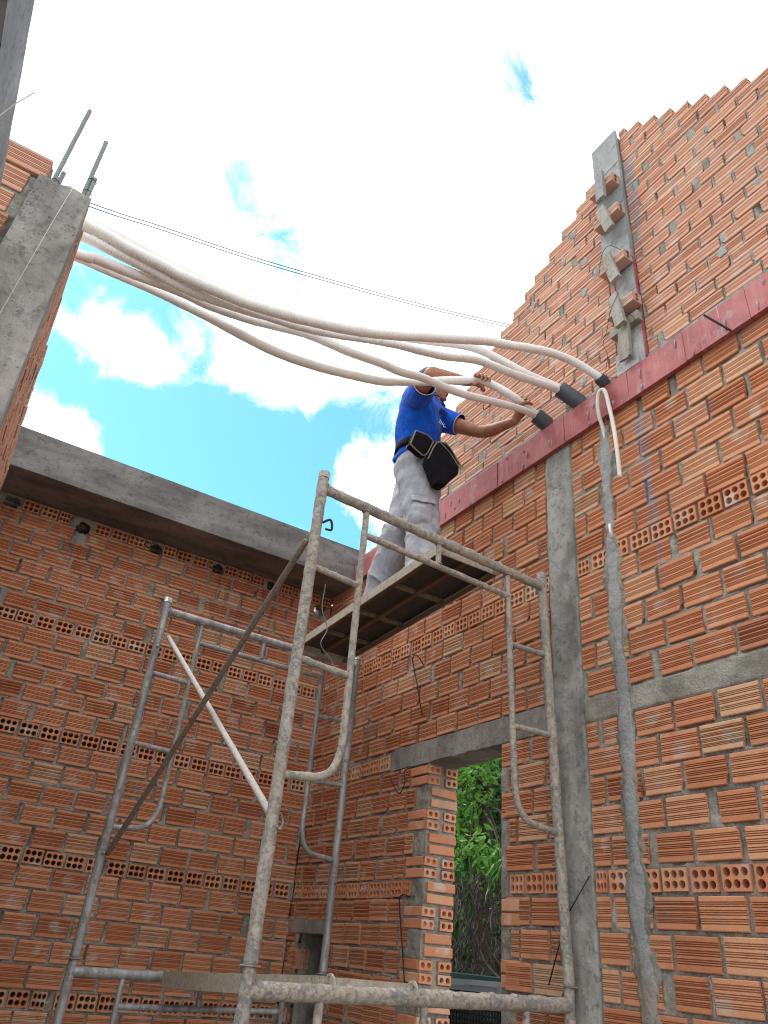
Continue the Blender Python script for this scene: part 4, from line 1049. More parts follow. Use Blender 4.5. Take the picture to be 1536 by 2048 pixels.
HE = [[-0.203,2.715,2.563],[-0.075,2.701,2.557],[0.085,2.684,2.55],[0.195,2.672,2.542],[0.308,2.66,2.527],[0.424,2.647,2.512],[0.574,2.631,2.483],[0.755,2.612,2.46],[0.937,2.592,2.465],[1.123,2.572,2.492],[1.315,2.552,2.534],[1.424,2.54,2.581],[1.589,2.522,2.658],[1.718,2.508,2.726],[1.91,2.488,2.812],[1.985,2.467,2.808],[2.105,2.424,2.750],[2.225,2.405,2.697],[2.34,2.435,2.70]]
SL1, SE1 = Vector((2.300, 2.464, 2.745)), Vector((2.372, 2.446, 2.700))
SL2, SE2 = Vector((2.280, 2.243, 2.778)), Vector((2.372, 2.192, 2.696))
SL3, SE3 = Vector((2.320, 2.002, 2.720)), Vector((2.372, 2.004, 2.697))
def into(H, M, E_, o, drop=2):
    """run the last part of a hose into its sleeve"""
    H = [Vector(p) for p in H[:-drop]]; n = len(H)
    out = [list(p*(1+.016*max(0, (i/(n-1)-.5)/.5)**1.5)) for i, p in enumerate(H)]
    return out+[list(M+o), list(E_+o*.9)]
HD = into(HD, SL1, SE1, Vector((-.006, -.008, -.018))); HE = into(HE, SL1, SE1, Vector((.006, .010, .018)))
HB = into(HB, SL2, SE2, Vector((.006, .010, .017))); HC = into(HC, SL2, SE2, Vector((-.008, -.008, -.017))); HA = into(HA, SL3, SE3, Vector((0, 0, 0)))
def hose(pts, rad, label, mat, seed, pitch=.012, rip=.0009, r_end=None):
    P = [Vector(p) for p in pts]; d = (P[0]-P[2]).normalized(); d.z *= .5
    P = [P[0]+d*1.1+Vector((0, 0, -.12)), P[0]+d*.45]+P
    Q = resample(catmull(P, 8), .004); n = len(Q); rs = np.array([[q.x*30, q.y*30, q.z*30] for q in Q])
    nn = fbm(rs*.5, seed, 3); m2 = vnoise(rs*4, seed+2); r = []
    for i in range(n):
        f = i/(n-1); rr = rad*(1+.05*nn[i])
        if r_end: rr *= 1+(r_end/rad-1)*max(0, (f-.6)/.4)
        rr += rip*(.5+.5*math.sin(i*.004/pitch*2*PI+3*nn[i]))*(.6+.4*m2[i])
        r.append(rr)
    b = MB(); b.tube(Q, r, 18); V = np.array(b.v); cc = np.repeat(np.array([list(q) for q in Q]), 18, 0)
    dr = (V-cc); V = cc+dr*(1+.05*fbm(V*45, seed+7, 2))[:, None]; b.v = [tuple(v) for v in V]
    o = b.build('hose', mat, None, True); return tag(o, label, 'hose', 'white hoses strung over to the wall')
hose(HA, .0265, 'thick ribbed white hose, uppermost of the bundle and ending in the far right sleeve', M_HOSE, 1, .010, .0008, .021)
hose(HB, .0245, 'white wrapped hose that branches up behind the top hose to the middle sleeve', M_HOSE, 2, .013, .0007, .021)
hose(HC, .0225, 'white wrapped hose sagging just below the top one to the middle sleeve', M_HOSE, 3, .014, .0007, .022)
hose(HD, .0235, 'smooth white hose passing in front of the worker to the lowest sleeve', M_HOSE2, 4, .03, .0004, .0195)
hose(HE, .0235, 'lowest white hose, gripped by the worker with both hands', M_HOSE2, 5, .02, .0005, .022)
def sleeve(a, b_, r, label):
    a = Vector(a); b_ = Vector(b_); d = (b_-a).normalized(); b_ = b_+d*.05; w = .0035; m = MB(); n = 28; V = []; up = d.orthogonal().normalized(); s = d.cross(up)
    for (p, rr) in ((a, r), (b_, r), (b_, r-w), (a, r-w)):
        for j in range(n): an = 2*PI*j/n; V.append(p+(up*math.cos(an)+s*math.sin(an))*rr)
    F = [(k_*n+j, k_*n+(j+1) % n, ((k_+1) % 4)*n+(j+1) % n, ((k_+1) % 4)*n+j) for k_ in range(4) for j in range(n)]
    m.add(V, F); tag(m.build('pipe_sleeve', M_PVC, None, False), label, 'pipe sleeve', 'dark grey pipe sleeves in the gable')
sleeve(SL1, SE1, .046, 'dark grey pipe sleeve nearest the worker, on the red board')
sleeve(SL2, SE2, .046, 'longest dark grey pipe sleeve, the middle one over the red board')
sleeve(SL3, SE3, .032, 'small dark grey pipe sleeve just left of the upper column')

# overhead cables beyond the gable
for i, dz in enumerate((0, -.055)):
    P = [Vector(p)+Vector((0, 0, dz)) for p in ((-2.6, 6.0, 6.05), (-0.532, 6.127, 6.571), (0.182, 6.385, 7.032), (1.298, 6.53, 7.461), (2.72, 6.533, 7.892), (3.929, 6.486, 8.242), (5.367, 6.363, 8.643), (8.0, 6.0, 9.3))]
    if i: P = [p*.998 for p in P]
    tag(MB().tube(catmull(P, 8), .006, 6).build('power_cable', M_CABLE, None, True), ('upper', 'lower')[i]+' of the two thin overhead cables crossing the sky', 'cable', 'overhead cables')

# ------------------------------------------------------------------ wire hooks on the wall
hk = .022
wire([(XB-.01, 3.58, 1.545), (XB-.05, 3.60, 1.60), (XB-.045, 3.655, 1.60), (XB-.035, 3.645, 1.53), (XB-.03, 3.60, 1.40), (XB-.02, 3.548, 1.224)], 'bent black wire hook on the bricks above the lintel', .0035, cat='wire hook', name='wire_hook')
wire([(XB-.01, 3.568, .944), (XB-.04, 3.66, .925), (XB-.04, 3.655, .86), (XB-.035, 3.705, .808), (XB-.03, 3.77, .84), (XB-.03, 3.84, .92)], 's-shaped black wire hook below the left end of the doorway lintel', .0035, cat='wire hook', name='wire_hook')
wire([(XB-.01, 3.575, .285), (XB-.03, 3.62, .29), (XB-.03, 3.645, .255), (XB-.028, 3.60, .08), (XB-.02, 3.565, -.10)], 'long black wire hook hanging left of the doorway', .0035, cat='wire hook', name='wire_hook')
wire([(XB-.012, 2.304, .345), (XB-.05, 2.395, .205)], 'straight dark bar stub leaning on the concrete column', .0028, cat='bar stub', name='bar_stub', k=2)
wire([(XB-.055, 2.434, .115), (XB-.03, 2.533, -.034)], 'straight dark bar stub below the other, beside the scaffold post', .0028, cat='bar stub', name='bar_stub', k=2)
wire([(XB-.02, 2.46, 1.98), (XB-.03, 2.455, 1.90), (XB-.03, 2.43, 1.80), (XB-.02, 2.33, 1.68), (XB-.03, 2.325, 1.71)], 'grey twisted wire on the upper part of the concrete column', .0022, M_REBAR, cat='wire')
wire([(1.08, 2.36, 1.22), (1.085, 2.37, 1.12), (1.12, 2.375, 1.05), (1.10, 2.37, .98), (1.16, 2.38, .93), (1.19, 2.38, .86), (1.21, 2.38, .77)], 'thin twisted wire dangling from the front scaffold rung', .0018, M_REBAR, cat='wire')
wire([QF(0, 1.50)+Vector((.02, -.01, 0)), QF(0, 1.51)+Vector((.05, -.015, .01)), QF(0, 1.49)+Vector((.06, -.015, -.01)), QF(0, 1.475)+Vector((.035, -.01, 0))], 'small knot of dark wire near the top of the front scaffold post', .005, cat='wire', name='wire_knot')

# ------------------------------------------------------------------ worker
def remesh(mb, name, mat, voxel, smooth=4, parent=None):
    me = mb.mesh(name, None); o = bpy.data.objects.new(name, me); COL.objects.link(o)
    r = o.modifiers.new('r', 'REMESH'); r.mode = 'VOXEL'; r.voxel_size = voxel; r.use_smooth_shade = True
    if smooth: sm = o.modifiers.new('s', 'SMOOTH'); sm.factor = .5; sm.iterations = smooth
    dg = bpy.context.evaluated_depsgraph_get(); ev = o.evaluated_get(dg)
    m2 = bpy.data.meshes.new_from_object(ev); m2.name = name
    COL.objects.unlink(o); bpy.data.objects.remove(o); bpy.data.meshes.remove(me)
    m2.materials.clear(); m2.materials.append(mat)
    m2.polygons.foreach_set('use_smooth', [True]*len(m2.polygons))
    return link(name, m2, parent)
def displace(o, fn):
    me = o.data; n = len(me.vertices); V = np.zeros(n*3); me.vertices.foreach_get('co', V); V = V.reshape(-1, 3)
    Nn = np.zeros(n*3); me.vertices.foreach_get('normal', Nn); Nn = Nn.reshape(-1, 3)
    V = V+Nn*fn(V)[:, None]; me.vertices.foreach_set('co', V.ravel()); me.update()
def ring(c, d, f, l, tiltz=0):
    """horizontal-ish ring: facing d (2D), half depth f, half width l"""
    d = Vector((d[0], d[1], 0)).normalized(); s = Vector((-d.y, d.x, 0)); return (Vector(c), d*f+Vector((0, 0, tiltz)), s*l)
def limb(b, P, R, n=18, k=5):
    P = [Vector(p) for p in P]; Q = catmull(P, k); m = len(Q); rs = [float(np.interp(i/(m-1)*(len(P)-1), range(len(P)), R)) for i in range(m)]
    b.tube(Q, rs, n); b.ball(Q[0], R[0], n=12); b.ball(Q[-1], R[-1], n=12)
WK = thing('person', 'worker in blue polo shirt and light grey cargo trousers gripping a white hose', 'person', (1.88, 3.06, 1.64))
FD = (.5, -.86); HD_ = (.8, -.6); HF = Vector((.90, -.40, -.06)).normalized()   # chest, hip and head facing
torso = [((1.872, 3.04, 2.50), HD_, .105, .14), ((1.860, 3.02, 2.64), FD, .095, .13), ((1.835, 2.985, 2.76), FD, .105, .15), ((1.840, 2.965, 2.855), FD, .10, .165), ((1.865, 2.96, 2.925), FD, .075, .125), ((1.885, 2.962, 2.965), FD, .055, .062)]
shR, elR, wrR = (1.725, 2.885, 2.852), (1.655, 2.60, 2.81), (1.862, 2.528, 2.806)
shL, elL, wrL = (1.975, 2.955, 2.875), (2.125, 2.765, 2.725), (2.185, 2.515, 2.680)
hc = Vector((1.903, 2.955, 3.102)); Hs = Vector((-HF.y, HF.x, 0)).normalized(); Hu = Hs.cross(HF) * -1
if Hu.z < 0: Hu = -Hu
HM = Matrix((HF, Hs, Hu)).transposed()
def hp(f, s, u): return hc+HF*f+Hs*s+Hu*u
B = MB()
B.loft([ring(*r) for r in torso], 28)
limb(B, [(1.882, 2.965, 2.93), (1.895, 2.96, 3.00), hp(-.015, 0, -.05)], [.062, .055, .055])
limb(B, [(1.80, 2.93, 2.875), shR, Vector(shR).lerp(Vector(elR), .5), elR], [.065, .058, .047, .040])
limb(B, [elR, Vector(elR).lerp(Vector(wrR), .3)+Vector((0, 0, -.004)), Vector(elR).lerp(Vector(wrR), .7), wrR], [.040, .041, .032, .025])
limb(B, [(1.90, 2.965, 2.88), shL, Vector(shL).lerp(Vector(elL), .5)+Vector((0, 0, -.01)), elL], [.065, .056, .046, .038])
limb(B, [elL, Vector(elL).lerp(Vector(wrL), .3)+Vector((.012, 0, -.006)), Vector(elL).lerp(Vector(wrL), .7)+Vector((.004, 0, -.004)), wrL], [.038, .040, .031, .024])
# head
B.ball(hp(-.012, 0, .028), .098, .076, .088, 24, HM); B.ball(hp(.022, 0, -.030), .068, .060, .075, 20, HM)
B.loft([(hp(.030, 0, -.055), Hs*.050, HF*.050), (hp(.046, 0, -.085), Hs*.040, HF*.040), (hp(.056, 0, -.104), Hs*.024, HF*.022)], 16)
B.loft([(hp(.085, 0, .022), Hs*.010, HF*.010), (hp(.103, 0, -.006), Hs*.014, HF*.012), (hp(.112, 0, -.020), Hs*.017, HF*.012), (hp(.098, 0, -.030), Hs*.014, HF*.012)], 12)
for s in (-1, 1):
    B.ball(hp(.078, s*.030, .040), .014, .024, .010, 12, HM); B.ball(hp(.066, s*.045, -.005), .022, .018, .020, 12, HM)
    B.ball(hp(-.012, s*.074, -.002), .020, .008, .032, 14, HM); B.ball(hp(-.010, s*.076, -.024), .010, .008, .012, 10, HM)
B.ball(hp(.088, 0, -.050), .012, .026, .007, 12, HM); B.ball(hp(.084, 0, -.063), .011, .022, .008, 12, HM); B.ball(hp(.078, 0, -.092), .016, .020, .014, 12, HM)
# hands closed round the hose
def grip(c, a, p, q, wrist, sgn=1, rh=.025):
    c = Vector(c); a = Vector(a).normalized(); p = Vector(p); p = (p-a*p.dot(a)).normalized(); q = Vector(q); q = (q-a*q.dot(a)-p*q.dot(p)).normalized()
    w = Vector(wrist); pc = c+p*(rh+.016)
    B.loft([(w, a*.024, q*.018), (w.lerp(pc, .45), a*.030+q*.0, q*.018), (pc-q*.010, a*.040, (q*.2+p)*.014), (pc+q*.022, a*.042, (p-q*.1)*.013)], 16)
    for i, o in enumerate((-.033, -.011, .011, .032)):
        Lf = (.94, 1.05, 1.0, .84)[i]; b0 = pc+a*o*sgn+q*.018; e = a*o*sgn*.12
        kn = c+a*o*sgn+e+(p*.55+q*1.1)*(rh+.006); k2 = c+a*o*sgn+e*1.4+(q*.75-p*.72)*(rh+.010); tp = c+a*o*sgn+e*1.2+(-p*1.0-q*.18*Lf)*(rh+.008)-q*.012*(Lf-.9)*4
        limb(B, [b0, kn, k2, tp], [.0105, .0100, .0092, .0078], 10, 4)
    t0 = pc-a*.030*sgn-q*.018; t1 = c-a*.026*sgn+(p*.45-q*1.1)*(rh+.010); t2 = c+a*.004*sgn+(-p*.25-q*1.05)*(rh+.009); t3 = c+a*.026*sgn+(-p*.5-q*.95)*(rh+.007)
    limb(B, [t0, t1, t2, t3], [.013, .0125, .0105, .0085], 10, 4)
grip((1.915, 2.486, 2.812), (.93, -.18, -.02), (0, 1, .1), (0, 0, 1), wrR, -1)
grip((2.205, 2.455, 2.768), (.83, -.02, -.22), (-.15, .45, -.9), (0, 1, .4), wrL, 1)
# legs, hidden by the trousers
limb(B, [(1.84, 2.99, 2.50), (1.89, 2.98, 2.12), (1.886, 2.92, 1.70)], [.075, .052, .038]); limb(B, [(1.93, 3.10, 2.50), (1.874, 3.15, 2.12), (1.835, 3.31, 1.69)], [.075, .052, .038])
body = remesh(B, 'body', M_SKIN, .0036, 3, WK)
# hair
H_ = MB(); H_.ball(hp(-.022, 0, .040), .100, .082, .088, 24, HM)
hair = remesh(H_, 'hair', M_HAIR, .006, 2, WK)
displace(hair, lambda V: .003*fbm(V*120, 3, 2))
me = hair.data
import bmesh
bm = bmesh.new(); bm.from_mesh(me)
dv = [v for v in bm.verts if (v.co-hc).dot(HF) > .050+.35*((v.co-hc).dot(Hu)-.06) or (v.co-hc).dot(Hu) < -.012-.25*(v.co-hc).dot(HF)*-1]
bmesh.ops.delete(bm, geom=dv, context='VERTS'); bm.to_mesh(me); bm.free()
for s, u0 in ((0, .040),): MB().ball(hp(.092, 0, -.0565), .0055, .020, .0022, 12, HM).build('mouth_line', M_LIP, WK, True)
# shirt
S = MB()
S.loft([ring((1.873, 3.045, 2.515), HD_, .135, .165), ring((1.862, 3.02, 2.63), FD, .118, .155), ring((1.838, 2.988, 2.75), FD, .128, .168), ring((1.838, 2.968, 2.85), FD, .122, .180), ring((1.862, 2.962, 2.93), FD, .092, .135), ring((1.884, 2.960, 2.965), FD, .068, .076)], 32)
hemR = Vector(shR).lerp(Vector(elR), .60)+Vector((.004, 0, .0)); hemL = Vector(shL).lerp(Vector(elL), .50)+Vector((0, 0, .004))
limb(S, [(1.80, 2.93, 2.870), (1.738, 2.885, 2.845), hemR], [.088, .084, .068])
limb(S, [(1.90, 2.965, 2.87), (1.975, 2.95, 2.865), hemL], [.085, .078, .064])
# open the sleeve ends flat
shirt = remesh(S, 'polo_shirt', M_SHIRT, .0065, 3, WK)
def folds(V):
    p = V.copy(); d = fbm(np.stack([p[:, 0]*16+p[:, 2]*9, p[:, 1]*16-p[:, 2]*5, p[:, 2]*5], 1), 8, 3)
    r = 1-np.abs(vnoise(np.stack([p[:, 0]*13+p[:, 2]*8, p[:, 1]*9, p[:, 2]*3.2], 1), 4))
    low = np.clip((2.86-p[:, 2])/.2, 0, 1)
    return .007*d+(.014*(r**3-.3)+.006*(r-.6))*(.35+.65*low)
displace(shirt, folds)
bm = bmesh.new(); bm.from_mesh(shirt.data)
dR = (Vector(elR)-Vector(shR)).normalized(); dL = (Vector(elL)-Vector(shL)).normalized(); neck = Vector((1.886, 2.960, 2.972))
cutv = [v for v in bm.verts if ((v.co-hemR).dot(dR) > -.004 and (v.co-hemR).length < .12) or ((v.co-hemL).dot(dL) > -.004 and (v.co-hemL).length < .12) or (v.co.z > 2.952 and (v.co-neck).length < .07)]
bmesh.ops.delete(bm, geom=cutv, context='VERTS'); bm.to_mesh(shirt.data); bm.free()
for hm, dd, rr in ((hemR, dR, .0665), (hemL, dL, .0625)):
    u = dd.orthogonal().normalized(); w = dd.cross(u)
    MB().tube([hm-dd*.006+(u*math.cos(a)+w*math.sin(a))*rr for a in np.linspace(0, 2*PI, 30)], .0022, 6).build('sleeve_piping', M_WHITE, WK, True)
# collar: a folded band open at the front, and the tab of the collar point
cb = MB(); V = []; F = []; m_ = 26
for i in range(m_+1):
    a = math.radians(28+304*i/m_); d = Vector((math.cos(a)*FD[0]-math.sin(a)*FD[1], math.cos(a)*FD[1]+math.sin(a)*FD[0], 0)).normalized()
    drop = .022*abs(math.cos(a/2-.0))**2
    c_ = Vector((1.886, 2.960, 2.958))
    for (rr, zz) in ((.066, .030), (.074, .036-drop*.2), (.100, .004-drop), (.096, -.002-drop), (.070, .008)): V.append(c_+d*rr+Vector((0, 0, zz)))
for i in range(m_):
    for k_ in range(5): F.append((5*i+k_, 5*i+(k_+1) % 5, 5*i+5+(k_+1) % 5, 5*i+5+k_))
F += [(0, 1, 2, 3, 4), tuple(5*m_+k_ for k_ in (4, 3, 2, 1, 0))]
cb.add(V, F); cb.build('collar', M_NAVY, WK)
b = MB(); b.obox((1.925, 2.862, 2.835), (.022, -.004, -.012), (.003, .004, 0), (.004, -.003, .013)); b.build('collar_point', M_NAVY, WK)
# small white embroidered strokes on the chest
b = MB()
for k_ in range(4): b.obox((1.893+.0085*k_, 2.846-.001*k_, 2.742-.006*k_), (.0016, 0, .0005), (0, .0015, 0), (.004, 0, .014-.001*k_))
b.obox((1.925, 2.842, 2.712), (.010, 0, .003), (0, .0015, 0), (0, 0, .0018)); b.build('chest_emblem', M_WHITE, WK)
# trousers
T = MB()
T.loft([ring((1.868, 3.035, 2.62), HD_, .118, .150), ring((1.872, 3.04, 2.55), HD_, .128, .160), ring((1.876, 3.045, 2.47), HD_, .132, .165), ring((1.88, 3.05, 2.40), HD_, .110, .150)], 30)
def leg(pts): T.loft([ring(c, HD_, f, l) for c, f, l in pts], 26)
leg([((1.862, 2.995, 2.52), .115, .10), ((1.868, 2.992, 2.38), .125, .108), ((1.880, 2.985, 2.25), .112, .100), ((1.893, 2.98, 2.12), .100, .092), ((1.893, 2.962, 2.00), .092, .086), ((1.890, 2.94, 1.85), .092, .084), ((1.886, 2.922, 1.735), .094, .082), ((1.884, 2.915, 1.68), .086, .076)])
leg([((1.925, 3.105, 2.52), .115, .10), ((1.905, 3.115, 2.38), .115, .105), ((1.885, 3.13, 2.25), .105, .098), ((1.866, 3.15, 2.12), .098, .090), ((1.852, 3.19, 2.00), .090, .084), ((1.842, 3.25, 1.86), .086, .080), ((1.832, 3.30, 1.735), .088, .080), ((1.828, 3.32, 1.68), .082, .074)])
tr = remesh(T, 'cargo_trousers', M_PANTS, .007, 3, WK)
def tf(V):
    p = V; r = 1-np.abs(vnoise(np.stack([p[:, 0]*7, p[:, 1]*7, p[:, 2]*15+p[:, 0]*10], 1), 14)); d = fbm(np.stack([p[:, 0]*12, p[:, 1]*12, p[:, 2]*9-p[:, 0]*6], 1), 18, 3)
    st = np.clip((1.95-p[:, 2])/.2, .35, 1)+.6*np.exp(-((p[:, 2]-2.10)/.08)**2)
    return .009*d+(.020*(r**4-.3)+.010*(r-.6))*st
displace(tr, tf)
# cargo pocket with flap on the near leg
pk = MB(); rn = Vector((-.35, -.93, 0)).normalized(); rs_ = Vector((.93, -.35, 0)).normalized(); pc_ = Vector((1.842, 2.880, 2.115))
V = []; nn_ = 10
for i in range(nn_+1):
    for j in range(nn_+1):
        x = (i/nn_-.5)*2; y = (j/nn_-.5)*2; e = (1-x**6)*(1-y**6); V.append(pc_+rs_*x*.068+Vector((0, 0, 1))*y*.078+rn*(-.028+.030*e+.004*math.sin(y*9+x*3))-rn*.035*x*x*.6)
pk.add(V, [(i*(nn_+1)+j, (i+1)*(nn_+1)+j, (i+1)*(nn_+1)+j+1, i*(nn_+1)+j+1) for i in range(nn_) for j in range(nn_)]); pk.build('cargo_pocket', M_PANTS, WK, True)
pk = MB(); V = []
for i in range(nn_+1):
    for j in range(5):
        x = (i/nn_-.5)*2; y = j/4; V.append(pc_+rs_*x*.072+Vector((0, 0, 1))*(.092-.040*y-.006*math.cos(x*3))+rn*(.002+.010*y+.003*math.sin(x*8))-rn*.035*x*x*.6)
pk.add(V, [(i*5+j, i*5+j+1, (i+1)*5+j+1, (i+1)*5+j) for i in range(nn_) for j in range(4)]); o = pk.build('pocket_flap', M_PANTS, WK, True)
sl = o.modifiers.new('t', 'SOLIDIFY'); sl.thickness = .003
# belt, shoes
b = MB(); R1_ = [ring((1.868, 3.030, zz), HD_, f, l) for zz, f, l in ((2.555, .136, .168), (2.558, .142, .174), (2.605, .138, .170), (2.608, .132, .164))]
b.loft(R1_, 32); b.build('belt', M_POUCH, WK, True)
for (x, y) in ((1.884, 2.912), (1.828, 3.318)):
    d = Vector((.86, -.50, 0)).normalized(); s = Vector((.5, .86, 0)).normalized(); o_ = Vector((x, y, 1.632-(y-2.452)*.036+.018)); sh = MB()
    sh.loft([(o_-d*.07+Vector((0, 0, .03)), s*.030, Vector((0, 0, .032))), (o_-d*.03+Vector((0, 0, .04)), s*.038, Vector((0, 0, .042))), (o_+d*.05+Vector((0, 0, .032)), s*.042, Vector((0, 0, .034))), (o_+d*.12+Vector((0, 0, .022)), s*.044, Vector((0, 0, .024))), (o_+d*.165+Vector((0, 0, .018)), s*.026, Vector((0, 0, .016)))], 18)
    sh.build('shoe', M_POUCH, WK, True)
# tool pouches on the belt
def pouch(pts, th, label, bind, t=None, nm='tool_pouch'):
    P = [Vector(p) for p in pts]; c = sum(P, Vector())/len(P); n = len(P); b = MB(); V = []; lay = ((-.5, .86), (-.42, .97), (0, 1.0), (.42, .97), (.5, .9))
    bulge = -th*.35
    for k_, sc in lay:
        for p in P: V.append(c+(p-c)*sc+Vector((.1*k_*th, k_*th, 0)))
    m = len(lay); F = [(i*n+j, i*n+(j+1) % n, (i+1)*n+(j+1) % n, (i+1)*n+j) for i in range(m-1) for j in range(n)]
    V.append(c+Vector((0, -th*.5-.008, 0))); V.append(c+Vector((0, th*.5, 0)))
    F += [(m*n, (j+1) % n, j) for j in range(n)]+[(m*n+1, (m-1)*n+j, (m-1)*n+(j+1) % n) for j in range(n)]
    b.add(V, F); t = t or thing(nm, label, 'tool pouch', c)
    pk_ = remesh(b, 'pocket', M_POUCH, .006, 9, t); displace(pk_, lambda V: .005*fbm(V*22, 5, 3)+.004*(.6-np.abs(vnoise(V*np.array([14, 14, 30]), 2))))
    for seg in bind:
        Q = [c+(P[i % n]-c)*.985+Vector((0, -th*.5+.001, 0)) for i in seg]; MB().tube(resample(catmull(Q, 3), .012), .0040, 6).build('binding', M_BEIGE, t, True)
    return t
tp = pouch([(1.791, 2.83, 2.393), (1.847, 2.83, 2.536), (1.914, 2.83, 2.553), (1.975, 2.83, 2.50), (2.018, 2.83, 2.42), (2.012, 2.83, 2.385), (1.920, 2.83, 2.264), (1.864, 2.83, 2.256)], .075, 'large black belt pouch with beige binding hanging in front of the worker', [(0, 1, 2), (2, 3, 4)])
fl = pouch([(1.860, 2.80, 2.545), (1.895, 2.80, 2.563), (1.945, 2.80, 2.528), (2.018, 2.80, 2.447), (2.008, 2.80, 2.428), (1.935, 2.80, 2.500)], .018, '', [(1, 2, 3), (4, 5, 0)], tp)
pouch([(1.688, 2.85, 2.462), (1.716, 2.85, 2.572), (1.797, 2.85, 2.580), (1.843, 2.85, 2.556), (1.796, 2.85, 2.434), (1.752, 2.85, 2.432)], .055, 'small black belt pouch with beige binding at the worker\'s hip', [(0, 1), (1, 2, 3), (3, 4, 5, 0)])

# ------------------------------------------------------------------ outside the doorway
M_LEAF = leaf_mat('fresh_leaf', [(0, (.03, .13, .02)), (.35, (.06, .22, .03)), (.65, (.14, .38, .05)), (1, (.32, .58, .11))])
M_LEAFD = leaf_mat('dark_leaf', [(0, (.010, .045, .012)), (.5, (.02, .085, .02)), (1, (.045, .15, .03))])
M_DEAD = plain('dead_leaf', (.075, .058, .05), .7, .8, 25, .4, c2=(.018, .014, .014))
M_BARK = plain('bark', (.07, .05, .035), .9, .6, 30, .8)
def leaf_mesh(name, L, Wd, mat, seed, curl=.3, nseg=7):
    random.seed(seed); V = []; F = []
    for i in range(nseg+1):
        t = i/nseg; w = Wd*math.sin(PI*min(1, t*1.02))**.75*(1-.35*t)+.0015; x = L*t; z = -curl*L*t*t+.006*math.sin(t*14+seed)
        V += [(x, -w, z+w*.35), (x, 0, z), (x, w, z+w*.35)]
    for i in range(nseg):
        a = 3*i; F += [(a, a+1, a+4, a+3), (a+1, a+2, a+5, a+4)]
    b = MB(); b.add(V, F); return b.mesh(name, mat, True)
LV = [leaf_mesh('leaf', random.uniform(.20, .30), random.uniform(.028, .042), M_LEAF, i, random.uniform(.1, .5)) for i in range(6)]
random.seed(77)
tree = thing('tree', 'green tree with long drooping leaves seen through the doorway', 'tree', (4.75, 6.0, -1.55))
MB().tube(catmull([(4.75, 6.0, -1.55), (4.72, 5.95, 0), (4.60, 5.8, 1.2), (4.5, 5.7, 2.3)], 6), [.09-.05*i/18 for i in range(19)], 10).build('trunk', M_BARK, tree, True)
tips = []
for i in range(46):
    x = random.uniform(3.75, 4.7); y = x*random.uniform(1.14, 1.44); z = random.choice((random.uniform(.15, 1.0), random.uniform(.8, 1.9), random.uniform(1.2, 2.5)))
    tips.append(Vector((x, y, z)))
    b0 = Vector((4.6+random.uniform(-.05, .08), 5.8+random.uniform(-.05, .05), min(2.2, z+.5)))
    MB().tube(catmull([b0, b0.lerp(Vector((x, y, z)), .5)+Vector((0, 0, .12)), Vector((x, y, z))], 5), [.012-.0008*k_ for k_ in range(11)], 6).build('branch', M_BARK, tree, True)
for k_, c_ in enumerate(tips):
    for j in range(6):
        o = bpy.data.objects.new('leaf', LV[(k_+j) % 6]); COL.objects.link(o); o.parent = tree; o.matrix_parent_inverse = Matrix.Translation(-tree.location)
        o.matrix_basis = Matrix.Translation(c_) @ Matrix.Rotation(random.uniform(0, 2*PI), 4, 'Z') @ Matrix.Rotation(random.uniform(.4, 1.35), 4, 'Y') @ Matrix.Rotation(random.uniform(-.7, .7), 4, 'X') @ Matrix.Scale(random.uniform(.7, 1.1), 4)
def leafcloud(n, fn, L, Wd, seed, down=.5):
    r = np.random.default_rng(seed); C0 = fn(r, n); az = r.uniform(0, 2*PI, n); el = -r.uniform(-.3, 1, n)*down*1.5
    d = np.stack([np.cos(az)*np.cos(el), np.sin(az)*np.cos(el), np.sin(el)], 1); rnd = r.normal(size=(n, 3)); s = np.cross(d, rnd); s /= np.linalg.norm(s, axis=1)[:, None]
    u = np.cross(s, d); l = L*r.uniform(.6, 1.2, n)[:, None]; w = Wd*r.uniform(.6, 1.2, n)[:, None]
    P = [C0, C0+d*l*.45+s*w+u*w*.3, C0+d*l*.5, C0+d*l*.45-s*w+u*w*.3, C0+d*l-u*w*.5]
    V = np.stack(P, 1).reshape(-1, 3); k0 = np.arange(n)*5
    F = np.concatenate([np.stack([k0, k0+1, k0+2], 1), np.stack([k0, k0+2, k0+3], 1), np.stack([k0+1, k0+4, k0+2], 1), np.stack([k0+2, k0+4, k0+3], 1)])
    return V, F
def hedge_pts(r, n):
    c = r.uniform([4.9, 4.2, -1.4], [7.0, 12.0, 3.6], (90, 3)); k0 = r.integers(0, 90, n); p = c[k0]+r.normal(size=(n, 3))*np.array([.28, .45, .35])
    return p
V1, F1_ = leafcloud(16000, hedge_pts, .12, .030, 5)
V2, F2_ = leafcloud(17000, lambda r, n: r.uniform([7.0, 5.0, -1.5], [8.2, 13.5, 4.2], (n, 3)), .26, .085, 6)
V = np.concatenate([V1, V2]); F = np.concatenate([F1_, F2_+len(V1)])
o = link('hedge', npmesh('hedge', V, F, M_LEAFD, False)); tag(o, 'dark green bushes filling the background behind the tree', 'hedge', kind='stuff')
V, F = leafcloud(5200, lambda r, n: (lambda c: c[r.integers(0, 60, n)]+r.normal(size=(n, 3))*.11)(r.uniform([4.0, 4.6, .3], [4.9, 6.9, 2.6], (60, 3))), .085, .022, 9, .6)
o = link('small_leaves', npmesh('small_leaves', V, F, M_LEAF, False), tree); tag(o, kind='stuff')
